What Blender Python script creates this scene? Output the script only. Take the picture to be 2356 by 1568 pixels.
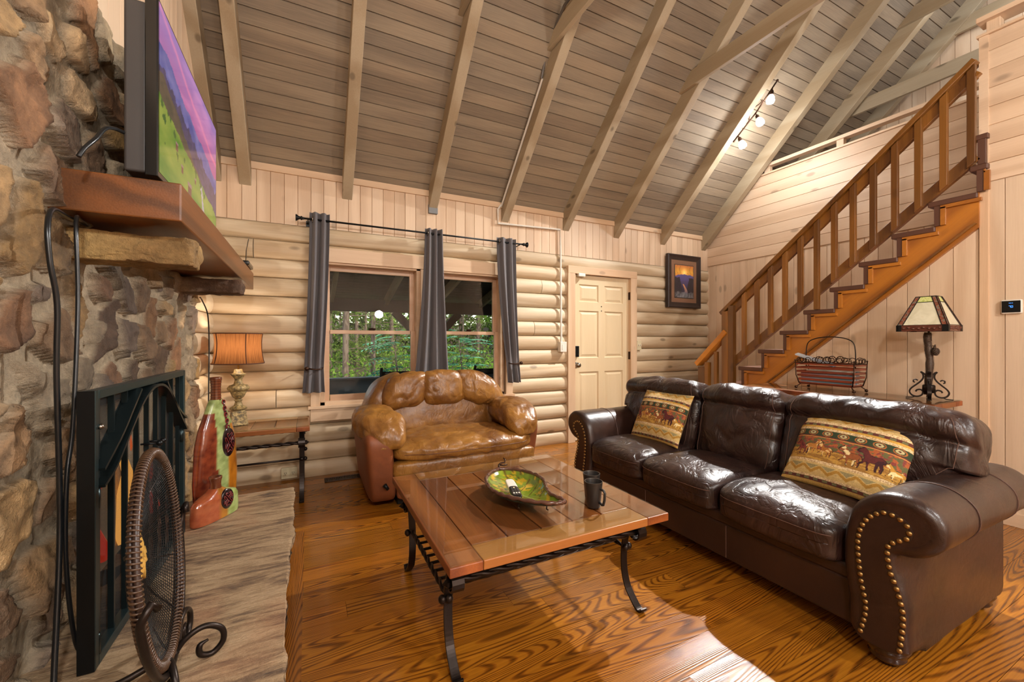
import bpy, math, random
import numpy as np
from mathutils import Vector, Matrix
PI = math.pi
random.seed(7)
rng = np.random.RandomState(11)
for o in list(bpy.data.objects): bpy.data.objects.remove(o)
scn = bpy.context.scene
COL = scn.collection

# ------------------------------------------------------------------ camera, world, lights, exposure
cd = bpy.data.cameras.new('camera'); cam = bpy.data.objects.new('camera', cd); COL.objects.link(cam)
cd.sensor_width = 36.0; cd.lens = 36.0 * 941.5 / 2356.0; cd.clip_start = 0.02; cd.clip_end = 200
cam.location = (0, 0, 1.23); cam.rotation_euler = (PI / 2, 0, -math.radians(26.5))
scn.camera = cam
scn.view_settings.view_transform = 'Standard'; scn.view_settings.look = 'None'
scn.view_settings.gamma = 1.0; scn.view_settings.use_curve_mapping = False
scn.view_settings.exposure = 0.0
w = bpy.data.worlds.new('sky'); scn.world = w; w.use_nodes = True
wn = w.node_tree; wn.nodes.clear()
sky = wn.nodes.new('ShaderNodeTexSky'); sky.sky_type = 'NISHITA'; sky.sun_disc = False
sky.sun_elevation = math.radians(48); sky.sun_rotation = math.radians(20)
bg = wn.nodes.new('ShaderNodeBackground'); bg.inputs['Strength'].default_value = 0.30
wo = wn.nodes.new('ShaderNodeOutputWorld')
wn.links.new(sky.outputs[0], bg.inputs[0]); wn.links.new(bg.outputs[0], wo.inputs[0])

def lamp(name, kind, loc, power, col, radius=0.1, rot=None, spot=None, blend=0.5):
    l = bpy.data.lights.new(name, kind); l.energy = power; l.color = col
    if kind == 'SUN': l.angle = math.radians(1.0)
    else: l.shadow_soft_size = radius
    if spot: l.spot_size = math.radians(spot); l.spot_blend = blend
    o = bpy.data.objects.new(name, l); COL.objects.link(o); o.location = loc
    if rot: o.rotation_euler = rot
    return o
NEU = (1.0, 0.985, 0.965)
lamp('sun', 'SUN', (3, 12, 12), 5.0, (1, 0.93, 0.82), rot=(math.radians(40), 0, math.radians(25)))
# track fixture over the sofa: bulbs aimed down into the room
lamp('track_key', 'SPOT', (4.55, 2.84, 3.52), 950, (1.0, 0.97, 0.93), 0.035, rot=Vector((-3.2, -1.5, -3.5)).to_track_quat('-Z', 'Y').to_euler(), spot=118, blend=0.75)
lamp('track_glow', 'POINT', (4.55, 2.84, 3.36), 34, (0.95, 0.97, 1.0), 0.10)
# unseen fill lamps added behind the camera, no fixtures modelled
lamp('rear_fill_light', 'POINT', (2.6, -1.4, 2.9), 195, NEU, 0.10)
lamp('rear_fill_light', 'POINT', (0.1, -1.0, 2.75), 180, NEU, 0.10)
lamp('rear_fill_light', 'POINT', (1.6, -2.2, 1.9), 135, NEU, 0.10)
lamp('loft_light', 'POINT', (5.9, 1.0, 4.6), 45, (0.86, 0.92, 1.0), 0.2)

# ------------------------------------------------------------------ helpers
def C(h):
    h = h.lstrip('#'); v = [int(h[i:i + 2], 16) / 255 for i in (0, 2, 4)]
    return tuple((x / 12.92 if x <= .04045 else ((x + .055) / 1.055) ** 2.4) for x in v)

class MB:
    def __init__(s): s.v = []; s.f = []; s.t = []; s.c = []; s.tint = (.5, .5, .5); s.n = 0
    def rt(s): s.tint = (random.random(), random.random(), random.random()); return s
    def add(s, vs, fs, cols=None):
        vs = np.asarray(vs, float).reshape(-1, 3); b = s.n
        s.v.append(vs); s.n += len(vs)
        s.t.append(np.tile(np.array(s.tint), (len(vs), 1)))
        s.c.append(np.asarray(cols, float) if cols is not None else np.full((len(vs), 3), .5))
        s.f.extend([tuple(i + b for i in f) for f in fs]); return s
    def box(s, x0, y0, z0, x1, y1, z1, rt=False, M=None):
        if rt: s.rt()
        x0, x1 = min(x0, x1), max(x0, x1); y0, y1 = min(y0, y1), max(y0, y1); z0, z1 = min(z0, z1), max(z0, z1)
        v = [(x0, y0, z0), (x1, y0, z0), (x1, y1, z0), (x0, y1, z0), (x0, y0, z1), (x1, y0, z1), (x1, y1, z1), (x0, y1, z1)]
        if M is not None: v = [tuple(M @ Vector(p)) for p in v]
        return s.add(v, [(3, 2, 1, 0), (4, 5, 6, 7), (0, 1, 5, 4), (1, 2, 6, 5), (2, 3, 7, 6), (3, 0, 4, 7)])
    def beam(s, p, q, w, h, up=(0, 0, 1), rt=False):
        """box from p to q, w across (horizontal), h along up"""
        if rt: s.rt()
        p = Vector(p); q = Vector(q); d = (q - p).normalized(); a = d.cross(Vector(up)).normalized(); u = a.cross(d).normalized()
        v = []
        for e in (p, q):
            for sa, su in ((-1, -1), (1, -1), (1, 1), (-1, 1)): v.append(tuple(e + a * sa * w / 2 + u * su * h / 2))
        return s.add(v, [(0, 3, 2, 1)[::-1], (4, 5, 6, 7)[::-1], (0, 1, 5, 4)[::-1], (1, 2, 6, 5)[::-1], (2, 3, 7, 6)[::-1], (3, 0, 4, 7)[::-1]])
    def tube(s, pts, r, n=10, closed=False, caps=True):
        P = [Vector(p) for p in pts]; m = len(P)
        R = list(r) if hasattr(r, '__len__') else [r] * m
        vs = []; T = []
        for i in range(m):
            a = P[(i - 1) % m] if (closed or i > 0) else P[i]; b = P[(i + 1) % m] if (closed or i < m - 1) else P[i]
            t = (b - a); T.append(t.normalized() if t.length > 1e-9 else Vector((0, 0, 1)))
        u = T[0].orthogonal().normalized()
        for i in range(m):
            u = (u - T[i] * u.dot(T[i])); u = u.normalized() if u.length > 1e-9 else T[i].orthogonal().normalized()
            w_ = T[i].cross(u)
            for k in range(n):
                a = 2 * PI * k / n; vs.append(tuple(P[i] + (u * math.cos(a) + w_ * math.sin(a)) * R[i]))
        fs = []
        for i in range(m if closed else m - 1):
            j = (i + 1) % m
            for k in range(n):
                l = (k + 1) % n; fs.append((i * n + k, i * n + l, j * n + l, j * n + k))
        if caps and not closed: fs.append(tuple(range(n))[::-1]); fs.append(tuple((m - 1) * n + k for k in range(n)))
        return s.add(vs, fs)
    def lathe(s, prof, n=28, c=(0, 0, 0), sx=1, sy=1, flute=0, fn=0, cols=None):
        vs = []; cc = []
        for r, z in prof:
            for k in range(n):
                a = 2 * PI * k / n; rr = r * (1 + (flute * abs(math.sin(a * fn / 2)) if fn else 0))
                vs.append((c[0] + rr * math.cos(a) * sx, c[1] + rr * math.sin(a) * sy, c[2] + z))
        fs = []
        for i in range(len(prof) - 1):
            for k in range(n):
                l = (k + 1) % n; fs.append((i * n + k, i * n + l, (i + 1) * n + l, (i + 1) * n + k))
        if prof[0][0] > 1e-6: fs.append(tuple(range(n))[::-1])
        if prof[-1][0] > 1e-6: fs.append(tuple((len(prof) - 1) * n + k for k in range(n)))
        return s.add(vs, fs)
    def prism(s, o2, f0, f1, rt=False):
        """o2: 2-D outline (ccw); f0,f1 map (a,b)->3-D for the two end faces"""
        if rt: s.rt()
        n = len(o2); v = [f0(a, b) for a, b in o2] + [f1(a, b) for a, b in o2]
        return s.add(v, [tuple(range(n))[::-1], tuple(range(n, 2 * n))] + [(i, (i + 1) % n, n + (i + 1) % n, n + i) for i in range(n)])
    def grid(s, nu, nv, fn, cf=None, flip=False):
        u, v = np.meshgrid(np.linspace(0, 1, nu), np.linspace(0, 1, nv)); u = u.ravel(); v = v.ravel()
        P = fn(u, v); cols = cf(u, v) if cf else None
        fs = []
        for j in range(nv - 1):
            for i in range(nu - 1):
                q = (j * nu + i, j * nu + i + 1, (j + 1) * nu + i + 1, (j + 1) * nu + i); fs.append(q[::-1] if flip else q)
        return s.add(np.stack(P, 1), fs, cols)
    def xf(s, M):
        """transform everything added so far"""
        A = np.array(M)
        s.v = [x @ A[:3, :3].T + A[:3, 3] for x in s.v]; return s
    def build(s, name, mat, parent=None, smooth=False, bevel=0, sharp=None, seg=2, sub=0, local=False):
        me = bpy.data.meshes.new(name)
        V = np.concatenate(s.v) if s.v else np.zeros((0, 3))
        if parent is not None and not local:
            off = np.zeros(3); p = parent
            while p is not None: off += np.array(p.location); p = p.parent
            V = V - off
        me.from_pydata(V.tolist(), [], s.f); me.update()
        T = np.concatenate(s.t); a = me.attributes.new('tint', 'FLOAT_COLOR', 'POINT')
        a.data.foreach_set('color', np.concatenate([T, np.ones((len(T), 1))], 1).ravel())
        Cc = np.concatenate(s.c); a = me.attributes.new('Col', 'FLOAT_COLOR', 'POINT')
        a.data.foreach_set('color', np.concatenate([Cc, np.ones((len(Cc), 1))], 1).ravel())
        if smooth:
            me.polygons.foreach_set('use_smooth', [True] * len(me.polygons))
            if sharp:
                try: me.set_sharp_from_angle(angle=math.radians(sharp))
                except Exception: pass
        o = bpy.data.objects.new(name, me); COL.objects.link(o)
        if mat: me.materials.append(mat)
        if parent is not None: o.parent = parent
        if bevel:
            m = o.modifiers.new('bevel', 'BEVEL'); m.width = bevel; m.segments = seg; m.limit_method = 'ANGLE'; m.angle_limit = math.radians(40)
        if sub:
            m = o.modifiers.new('sub', 'SUBSURF'); m.levels = sub; m.render_levels = sub
        return o

def tag(o, label, cat, group=None):
    o['label'] = label; o['category'] = cat
    if group: o['group'] = group
    return o
def thing(name, label, cat, loc=(0, 0, 0), group=None, rz=0):
    o = bpy.data.objects.new(name, None); COL.objects.link(o); o.location = loc; o.rotation_euler = (0, 0, rz)
    o.empty_display_size = .05
    return tag(o, label, cat, group)
def struct(o): o['kind'] = 'structure'; return o
def dup(root, loc, rz=None, label=None, scale=None):
    def cp(o, par):
        c = o.copy(); COL.objects.link(c)
        if par is not None: c.parent = par
        for ch in [x for x in bpy.data.objects if x.parent == o and x is not c]: cp(ch, c)
        return c
    kids = {}
    r = root.copy(); COL.objects.link(r); r.location = loc
    if rz is not None: r.rotation_euler = (0, 0, rz)
    if scale: r.scale = scale
    if label: r['label'] = label
    for ch in list(root.children):
        c = ch.copy(); COL.objects.link(c); c.parent = r
        for g in list(ch.children):
            d = g.copy(); COL.objects.link(d); d.parent = c
    return r

def hsh(ix, iy, iz, seed):
    h = (ix.astype(np.int64) * 374761393 + iy.astype(np.int64) * 668265263 + iz.astype(np.int64) * 2147483647 + seed * 1442695041) & 0xffffffff
    h = ((h ^ (h >> 13)) * 1274126177) & 0xffffffff
    return ((h ^ (h >> 16)) & 0xffff) / 65535.0
def vnoise(x, y, z=None, seed=0):
    x = np.asarray(x, float); y = np.asarray(y, float); z = np.zeros_like(x) if z is None else np.asarray(z, float)
    ix, iy, iz = np.floor(x), np.floor(y), np.floor(z); fx, fy, fz = x - ix, y - iy, z - iz
    fx, fy, fz = [t * t * (3 - 2 * t) for t in (fx, fy, fz)]
    r = 0
    for a in (0, 1):
        for b in (0, 1):
            for c in (0, 1):
                r = r + hsh(ix + a, iy + b, iz + c, seed) * (fx if a else 1 - fx) * (fy if b else 1 - fy) * (fz if c else 1 - fz)
    return r * 2 - 1
def fbm(x, y, z=None, o=4, seed=0):
    r = 0; a = 1; t = 0; z = np.zeros_like(np.asarray(x, float)) if z is None else z
    for i in range(o): r = r + a * vnoise(x * 2 ** i, y * 2 ** i, z * 2 ** i, seed + i); t += a; a *= .5
    return r / t

_cube = {}
def cube_grid(n):
    if n in _cube: return _cube[n]
    t = np.tan(np.linspace(-1, 1, n + 1) * PI / 4) * .45 + np.linspace(-1, 1, n + 1) * .55
    idx = {}; V = []; F = []
    def g(p):
        k = tuple(round(c, 5) for c in p)
        if k not in idx: idx[k] = len(V); V.append(p)
        return idx[k]
    for ax in range(3):
        for sg in (-1, 1):
            for i in range(n):
                for j in range(n):
                    q = []
                    for a, b in ((i, j), (i + 1, j), (i + 1, j + 1), (i, j + 1)):
                        p = [0, 0, 0]; p[ax] = sg; p[(ax + 1) % 3] = t[a]; p[(ax + 2) % 3] = t[b]; q.append(g(tuple(p)))
                    F.append(tuple(q) if sg > 0 else tuple(q[::-1]))
    _cube[n] = (np.array(V, float), F); return _cube[n]
def cush_map(c, s, k=5.0, puff=0.0, pax=2, warp=None, R=None, wr=0.0, fr=9.0, seed=0, ky=None):
    c = np.array(c, float); s = np.array(s, float) / 2
    def f(P):
        P = np.atleast_2d(np.array(P, float)); m = np.abs(P).max(1, keepdims=True)
        q = P / (np.abs(P) ** k).sum(1, keepdims=True) ** (1 / k) * m
        x = q * s
        if puff:
            o = [i for i in range(3) if i != pax]
            b = np.clip(1 - q[:, o[0]] ** 2, 0, 1) ** .6 * np.clip(1 - q[:, o[1]] ** 2, 0, 1) ** .6
            x[:, pax] += np.sign(q[:, pax]) * np.abs(q[:, pax]) * puff * b
        if wr:
            nz = fbm(x[:, 0] * fr + seed, x[:, 1] * fr, x[:, 2] * fr, 3, seed)
            rd = 1 - np.abs(fbm(x[:, 0] * fr * .7 + 5 + seed, x[:, 1] * fr * .7, x[:, 2] * fr * .7, 2, seed + 9)) * 3
            d = q / (np.linalg.norm(q, axis=1, keepdims=True) + 1e-9)
            x = x + d * (nz * wr - np.clip(rd, 0, 1) * wr * .8)[:, None]
        if warp: x = warp(x, q)
        if R is not None: x = x @ np.array(R).T
        return x + c
    return f
def cushion(mb, n=20, **kw):
    V, F = cube_grid(n); f = cush_map(**kw); mb.add(f(V), F); return f
def rot(ax, deg):
    return np.array(Matrix.Rotation(math.radians(deg), 3, ax))
def ellip(mb, c, r, n=16, m=10):
    prof = [(max(1e-7, math.sin(PI * i / m)) * 1, -math.cos(PI * i / m)) for i in range(m + 1)]
    b = MB(); b.tint = mb.tint; b.lathe(prof, n)
    v = np.concatenate(b.v) * np.array(r) + np.array(c); mb.add(v, b.f)
def spiral(c, r0, r1, a0, a1, n, plane='xz', ):
    out = []
    for i in range(n + 1):
        t = i / n; a = math.radians(a0 + (a1 - a0) * t); r = r0 + (r1 - r0) * t; u = r * math.cos(a); v = r * math.sin(a)
        out.append({'xz': (c[0] + u, c[1], c[2] + v), 'yz': (c[0], c[1] + u, c[2] + v), 'xy': (c[0] + u, c[1] + v, c[2])}[plane])
    return out

# ------------------------------------------------------------------ materials
def new_mat(name):
    m = bpy.data.materials.new(name); m.use_nodes = True; nt = m.node_tree; nt.nodes.clear()
    out = nt.nodes.new('ShaderNodeOutputMaterial'); b = nt.nodes.new('ShaderNodeBsdfPrincipled'); nt.links.new(b.outputs[0], out.inputs[0])
    return m, nt, b
class G:
    def __init__(s, nt): s.nt = nt
    def node(s, t, **kw):
        n = s.nt.nodes.new(t)
        for k, v in kw.items():
            if k in n.inputs.keys() if isinstance(k, str) else False: pass
            setattr(n, k, v)
        return n
    def L(s, a, b): s.nt.links.new(a, b)
    def math(s, op, a, b=None, clamp=False):
        n = s.nt.nodes.new('ShaderNodeMath'); n.operation = op; n.use_clamp = clamp
        for i, x in enumerate((a, b)):
            if x is None: continue
            if isinstance(x, (int, float)): n.inputs[i].default_value = x
            else: s.L(x, n.inputs[i])
        return n.outputs[0]
    def vmath(s, op, a, b):
        n = s.nt.nodes.new('ShaderNodeVectorMath'); n.operation = op
        for i, x in enumerate((a, b)):
            if isinstance(x, tuple): n.inputs[i].default_value = x
            elif isinstance(x, (int, float)): n.inputs[i].default_value = (x, x, x)
            else: s.L(x, n.inputs[i])
        return n.outputs[0]
    def noise(s, vec, scale, detail=3, rough=.5, dist=0.0):
        n = s.nt.nodes.new('ShaderNodeTexNoise'); n.inputs['Scale'].default_value = scale; n.inputs['Detail'].default_value = detail
        n.inputs['Roughness'].default_value = rough; n.inputs['Distortion'].default_value = dist
        if vec is not None: s.L(vec, n.inputs['Vector'])
        return n.outputs['Fac']
    def ramp(s, fac, stops):
        n = s.nt.nodes.new('ShaderNodeValToRGB'); e = n.color_ramp.elements
        while len(e) < len(stops): e.new(.5)
        for i, (p, c) in enumerate(stops):
            e[i].position = p; e[i].color = (*(c if isinstance(c, tuple) else (c, c, c)), 1)
        s.L(fac, n.inputs[0]); return n.outputs[0]
    def mix(s, fac, a, b, mode='MIX'):
        n = s.nt.nodes.new('ShaderNodeMix'); n.data_type = 'RGBA'; n.blend_type = mode
        if isinstance(fac, (int, float)): n.inputs[0].default_value = fac
        else: s.L(fac, n.inputs[0])
        for i, x in ((6, a), (7, b)):
            if isinstance(x, tuple): n.inputs[i].default_value = (*x, 1)
            else: s.L(x, n.inputs[i])
        return n.outputs[2]
    def bump(s, h, strength, dist=.01):
        n = s.nt.nodes.new('ShaderNodeBump'); n.inputs['Strength'].default_value = strength; n.inputs['Distance'].default_value = dist
        s.L(h, n.inputs['Height']); return n.outputs[0]
    def coord(s): return s.nt.nodes.new('ShaderNodeTexCoord').outputs['Object']
    def attr(s, name):
        n = s.nt.nodes.new('ShaderNodeAttribute'); n.attribute_name = name; return n.outputs['Color']
    def mapping(s, vec, sc=(1, 1, 1), rot_=(0, 0, 0), loc=(0, 0, 0)):
        n = s.nt.nodes.new('ShaderNodeMapping'); n.inputs['Scale'].default_value = sc; n.inputs['Rotation'].default_value = rot_; n.inputs['Location'].default_value = loc
        s.L(vec, n.inputs['Vector']); return n.outputs[0]
    def sep(s, v):
        n = s.nt.nodes.new('ShaderNodeSeparateXYZ'); s.L(v, n.inputs[0]); return n.outputs

def wood(name, light, dark, axis='x', rings=9.0, nscale=2.2, stretch=.10, rough=.5, sharp=(.35, .75), var=.16, knots=0.0, coat=0.0, fiber=.25, bump=.15, rot_=(0, 0, 0), mid=None, huevar=0.0, spec=.5):
    m, nt, b = new_mat(name); g = G(nt)
    t = g.attr('tint'); co = g.coord()
    if rot_ != (0, 0, 0): co = g.mapping(co, (1, 1, 1), rot_)
    p = g.vmath('ADD', co, g.vmath('MULTIPLY', t, (7.0, 7.0, 7.0)))
    sc = {'x': (stretch, 1, 1), 'y': (1, stretch, 1), 'z': (1, 1, stretch)}[axis]
    sp = g.mapping(p, sc)
    n1 = g.noise(sp, nscale, 1.5, .45)
    n2 = g.noise(sp, nscale * 9, 2, .6)
    ph = g.math('ADD', g.math('MULTIPLY', n1, rings * 6.283), g.math('MULTIPLY', n2, 1.6))
    ring = g.math('ADD', g.math('MULTIPLY', g.math('SINE', ph), .5), .5)
    fs = {'x': (.03, 1, 1), 'y': (1, .03, 1), 'z': (1, 1, .03)}[axis]
    fib = g.noise(g.mapping(p, fs), 160, 3, .6)
    stops = [(sharp[0], dark), (sharp[1], light)] if mid is None else [(sharp[0], dark), ((sharp[0] + sharp[1]) / 2, mid), (sharp[1], light)]
    col = g.ramp(ring, stops)
    col = g.mix(fiber, col, g.ramp(fib, [(.3, dark), (.7, light)]))
    big = g.noise(g.mapping(p, sc), 1.1, 2, .5)
    col = g.mix(g.math('MULTIPLY', big, .35), col, dark)
    if knots:
        kp = g.mapping(p, {'x': (.45, 1, 1), 'y': (1, .45, 1), 'z': (1, 1, .45)}[axis])
        v = nt.nodes.new('ShaderNodeTexVoronoi'); v.inputs['Scale'].default_value = 6.5; g.L(kp, v.inputs['Vector'])
        kd = g.ramp(v.outputs['Distance'], [(.10, 1.0), (.18, 0.0)])
        pk = g.ramp(g.sep(v.outputs['Color'])[0], [(.50, 0.0), (.55, 1.0)])
        col = g.mix(g.math('MULTIPLY', g.math('MULTIPLY', kd, pk), knots), col, tuple(x * .45 for x in dark))
    bright = g.math('ADD', g.math('MULTIPLY', g.sep(t)[0], var * 2), 1 - var)
    comb = nt.nodes.new('ShaderNodeCombineXYZ'); g.L(bright, comb.inputs[0]); 
    g.L(g.math('MULTIPLY', bright, g.math('ADD', g.math('MULTIPLY', g.sep(t)[1], -huevar), 1 + huevar * .5)), comb.inputs[1])
    g.L(g.math('MULTIPLY', bright, g.math('ADD', g.math('MULTIPLY', g.sep(t)[1], -2 * huevar), 1 + huevar)), comb.inputs[2])
    col = g.mix(1.0, col, comb.outputs[0], 'MULTIPLY')
    g.L(col, b.inputs['Base Color']); b.inputs['Roughness'].default_value = rough
    b.inputs['Specular IOR Level'].default_value = spec
    if coat: b.inputs['Coat Weight'].default_value = coat; b.inputs['Coat Roughness'].default_value = .08
    h = g.math('ADD', g.math('MULTIPLY', ring, .4), g.math('MULTIPLY', fib, .6))
    g.L(g.bump(h, bump, .004), b.inputs['Normal'])
    return m
def plain(name, col, rough=.5, metal=0.0, nv=.12, nsc=20, bump=0.0, bsc=200, coat=0.0, spec=.5, attr=False, sheen=0.0, bdist=.002):
    m, nt, b = new_mat(name); g = G(nt); co = g.coord()
    n = g.noise(co, nsc, 4, .6)
    f = g.math('ADD', g.math('MULTIPLY', n, nv * 2), 1 - nv)
    cc = nt.nodes.new('ShaderNodeCombineXYZ')
    for i in range(3): g.L(f, cc.inputs[i])
    base = g.attr('Col') if attr else col
    g.L(g.mix(1.0, cc.outputs[0], base, 'MULTIPLY'), b.inputs['Base Color'])
    b.inputs['Roughness'].default_value = rough; b.inputs['Metallic'].default_value = metal; b.inputs['Specular IOR Level'].default_value = spec
    if coat: b.inputs['Coat Weight'].default_value = coat; b.inputs['Coat Roughness'].default_value = .06
    if sheen: b.inputs['Sheen Weight'].default_value = sheen
    if bump: g.L(g.bump(g.noise(co, bsc, 4, .6), bump, bdist), b.inputs['Normal'])
    return m
def leather(name, dark, light, rough=.32, wr=.5, grain=.25, msc=3.0, coat=.15, pw=5):
    m, nt, b = new_mat(name); g = G(nt); co = g.coord()
    n = g.noise(co, msc, 5, .65, .6); n2 = g.noise(co, 38, 3, .6)
    col = g.ramp(g.math('ADD', g.math('MULTIPLY', n, .8), g.math('MULTIPLY', n2, .2)), [(.36, dark), (.64, light)])
    g.L(col, b.inputs['Base Color'])
    g.L(g.math('ADD', g.math('MULTIPLY', n2, .18), rough - .09), b.inputs['Roughness'])
    b.inputs['Coat Weight'].default_value = coat; b.inputs['Coat Roughness'].default_value = .22
    v = nt.nodes.new('ShaderNodeTexVoronoi'); v.inputs['Scale'].default_value = 320; g.L(co, v.inputs['Vector'])
    wrn = g.noise(g.mapping(co, (1, 1, .6)), pw, 4, .55, 1.2)
    ridge = g.math('ABSOLUTE', g.math('SUBTRACT', wrn, .5))
    ri = nt.nodes.new('ShaderNodeMapRange'); ri.interpolation_type = 'SMOOTHSTEP'; ri.inputs['From Max'].default_value = .10; g.L(ridge, ri.inputs['Value']); lo_ = g.noise(co, pw * .5, 3, .5, .8); h = g.math('ADD', g.math('MULTIPLY', ri.outputs[0], .30), g.math('ADD', g.math('MULTIPLY', wrn, .8), g.math('MULTIPLY', lo_, 1.4)))
    b1 = nt.nodes.new('ShaderNodeBump'); b1.inputs['Strength'].default_value = wr; b1.inputs['Distance'].default_value = .012; g.L(h, b1.inputs['Height'])
    b2 = nt.nodes.new('ShaderNodeBump'); b2.inputs['Strength'].default_value = grain; b2.inputs['Distance'].default_value = .001
    g.L(v.outputs['Distance'], b2.inputs['Height']); g.L(b1.outputs[0], b2.inputs['Normal']); g.L(b2.outputs[0], b.inputs['Normal'])
    return m
def glass(name, tint=(1, 1, 1), rough=0.0, ior=1.45, thin=True, fac=.08):
    m = bpy.data.materials.new(name); m.use_nodes = True; nt = m.node_tree; nt.nodes.clear()
    out = nt.nodes.new('ShaderNodeOutputMaterial'); tr = nt.nodes.new('ShaderNodeBsdfTransparent'); tr.inputs[0].default_value = (*tint, 1)
    gl = nt.nodes.new('ShaderNodeBsdfGlossy'); gl.inputs['Roughness'].default_value = rough
    fr = nt.nodes.new('ShaderNodeFresnel'); fr.inputs[0].default_value = ior
    mx = nt.nodes.new('ShaderNodeMixShader'); ge = nt.nodes.new('ShaderNodeNewGeometry'); inv = nt.nodes.new('ShaderNodeMath'); inv.operation = 'SUBTRACT'; inv.inputs[0].default_value = 1; nt.links.new(ge.outputs['Backfacing'], inv.inputs[1])
    mu = nt.nodes.new('ShaderNodeMath'); mu.operation = 'MULTIPLY'; nt.links.new(fr.outputs[0], mu.inputs[0]); nt.links.new(inv.outputs[0], mu.inputs[1]); nt.links.new(mu.outputs[0], mx.inputs[0]); nt.links.new(tr.outputs[0], mx.inputs[1]); nt.links.new(gl.outputs[0], mx.inputs[2])
    nt.links.new(mx.outputs[0], out.inputs[0]); return m
def emis(name, col, strength, attr=False, coat=False):
    m, nt, b = new_mat(name); g = G(nt)
    b.inputs['Base Color'].default_value = (*(tuple(x * .1 for x in col)), 1); b.inputs['Roughness'].default_value = .12
    if attr: g.L(g.attr('Col'), b.inputs['Emission Color']); b.inputs['Base Color'].default_value = (.01, .01, .01, 1)
    else: b.inputs['Emission Color'].default_value = (*col, 1)
    b.inputs['Emission Strength'].default_value = strength
    return m

M = {}
M['log'] = wood('log_pine', C('#d8c6a8'), C('#b59c7a'), 'x', 7, 3.0, .10, .55, (.2, .8), .10, .75, fiber=.35, huevar=.05)
M['log_y'] = wood('log_pine_side', C('#d8c6a8'), C('#b59c7a'), 'y', 7, 3.0, .10, .55, (.2, .8), .10, .75, fiber=.35)
M['plank'] = wood('whitewashed_plank_upright', C('#dcc3a6'), C('#c5a88a'), 'z', 5, 2.6, .10, .5, (.1, .9), .07, .55, fiber=.3, huevar=.03)
M['plankh'] = wood('whitewashed_plank_level', C('#dcc2a5'), C('#c5a789'), 'y', 5, 2.6, .10, .5, (.1, .9), .07, .6, fiber=.3, huevar=.03)
M['trim'] = wood('whitewashed_trim', C('#dabd9c'), C('#c4a280'), 'x', 5, 2.6, .10, .5, (.1, .9), .06, .5, fiber=.3)
M['trimz'] = wood('whitewashed_trim_upright', C('#dabd9c'), C('#c4a280'), 'z', 5, 2.6, .10, .5, (.1, .9), .06, .5, fiber=.3)
M['ceil'] = wood('weathered_ceiling_board', C('#9c8b73'), C('#736555'), 'x', 4, 2.4, .14, .75, (.1, .9), .08, 0, fiber=.5, bump=.3, huevar=.06)
M['rafter'] = wood('grey_washed_beam', C('#ae9f85'), C('#94806362'[:7]), 'y', 4, 2.0, .08, .6, (.1, .9), .10, .8, fiber=.3, rot_=(0, 0, 0))
M['floor'] = wood('orange_stained_pine_floor', C('#b4721d'), C('#4a2508'), 'x', 120, 3.1, .07, .26, (.0, .55), .17, .4, coat=.35, fiber=.38, bump=.12, mid=C('#8f4f14'), huevar=.08)
M['floory'] = wood('orange_stained_pine_border', C('#a3621d'), C('#4d280b'), 'y', 120, 3.1, .07, .26, (.0, .55), .06, .4, coat=.35, fiber=.38)
M['stair'] = wood('amber_stained_stair_wood', C('#b97420'), C('#8e5214'), 'y', 5, 2.4, .12, .35, (.1, .9), .10, .8, coat=.3, fiber=.25, rot_=(math.radians(41), 0, 0))
M['rail'] = wood('amber_stained_rail_wood', C('#8c5a1f'), C('#5a3511'), 'z', 4, 2.8, .10, .35, (.1, .9), .20, .6, coat=.3, fiber=.3)
M['tread'] = plain('dark_brown_tread_paint', C('#553628'), .45, 0, .15, 30, .1)
M['mantel'] = wood('dark_stained_mantel_timber', C('#824c20'), C('#502e12'), 'y', 10, 2.2, .06, .38, (.1, .9), .06, .7, fiber=.3, coat=.15)
M['tabley'] = wood('cherry_stained_tabletop', C('#a85c2c'), C('#6d3517'), 'y', 5, 2.6, .09, .35, (.1, .9), .14, .6, fiber=.3, huevar=.08)
M['tablex'] = wood('cherry_stained_edge', C('#a86a33'), C('#7c441c'), 'x', 5, 2.6, .09, .35, (.1, .9), .08, .5, fiber=.3)
M['iron'] = plain('dark_wrought_iron', C('#2e2622'), .36, .75, .2, 60, .15, 120)
M['screen_frame'] = plain('painted_sheen_frame', C('#36484b'), .36, .8, .1, 50)  # black frame; teal reflection of the window painted into its base colour
M['black'] = plain('black_metal', C('#17191a'), .35, .6, .1, 50)
M['teal_sheen_metal'] = plain('satin_black_frame', C('#2b3638'), .32, .8, .1, 50)  # black bars, lightened with a teal tint for the window's sheen
M['sofa'] = leather('dark_brown_leather', C('#1a100f'), C('#38231d'), .36, .55, .25, 3.0, .12, 8)
M['sofa_base'] = leather('dark_brown_leather_flat', C('#241410'), C('#382116'), .42, .04, .2, 2.0, .08)
M['seam'] = plain('tan_stitching', C('#553c32'), .6)
M['sofa_arm'] = leather('dark_brown_leather_smooth', C('#1c1210'), C('#392219'), .36, .18, .25, 2.4, .12, 5)
M['cap'] = plain('galvanised_cap', C('#77797a'), .5, .3, .1)
M['tan'] = leather('cognac_leather', C('#673f1b'), C('#97682b'), .38, .38, .2, 3.5, .15, 9)
M['suede'] = leather('brown_vinyl_side', C('#6d3a1d'), C('#844824'), .55, .03, .15, 2.0, .0)
M['nail'] = plain('brass_nailhead', C('#9a7a4a'), .35, .9, .1, 30)
M['curtain'] = plain('charcoal_curtain_cloth', C('#5b5759'), .75, 0, .05, 40, .1, 600, sheen=.2)
M['white'] = plain('white_plastic', C('#d8d2c6'), .45, 0, .03)
M['cream'] = plain('cream_plastic', C('#cfc3a0'), .45, 0, .03)
M['chrome'] = plain('brushed_nickel', C('#9a948c'), .22, 1, .05)
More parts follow.
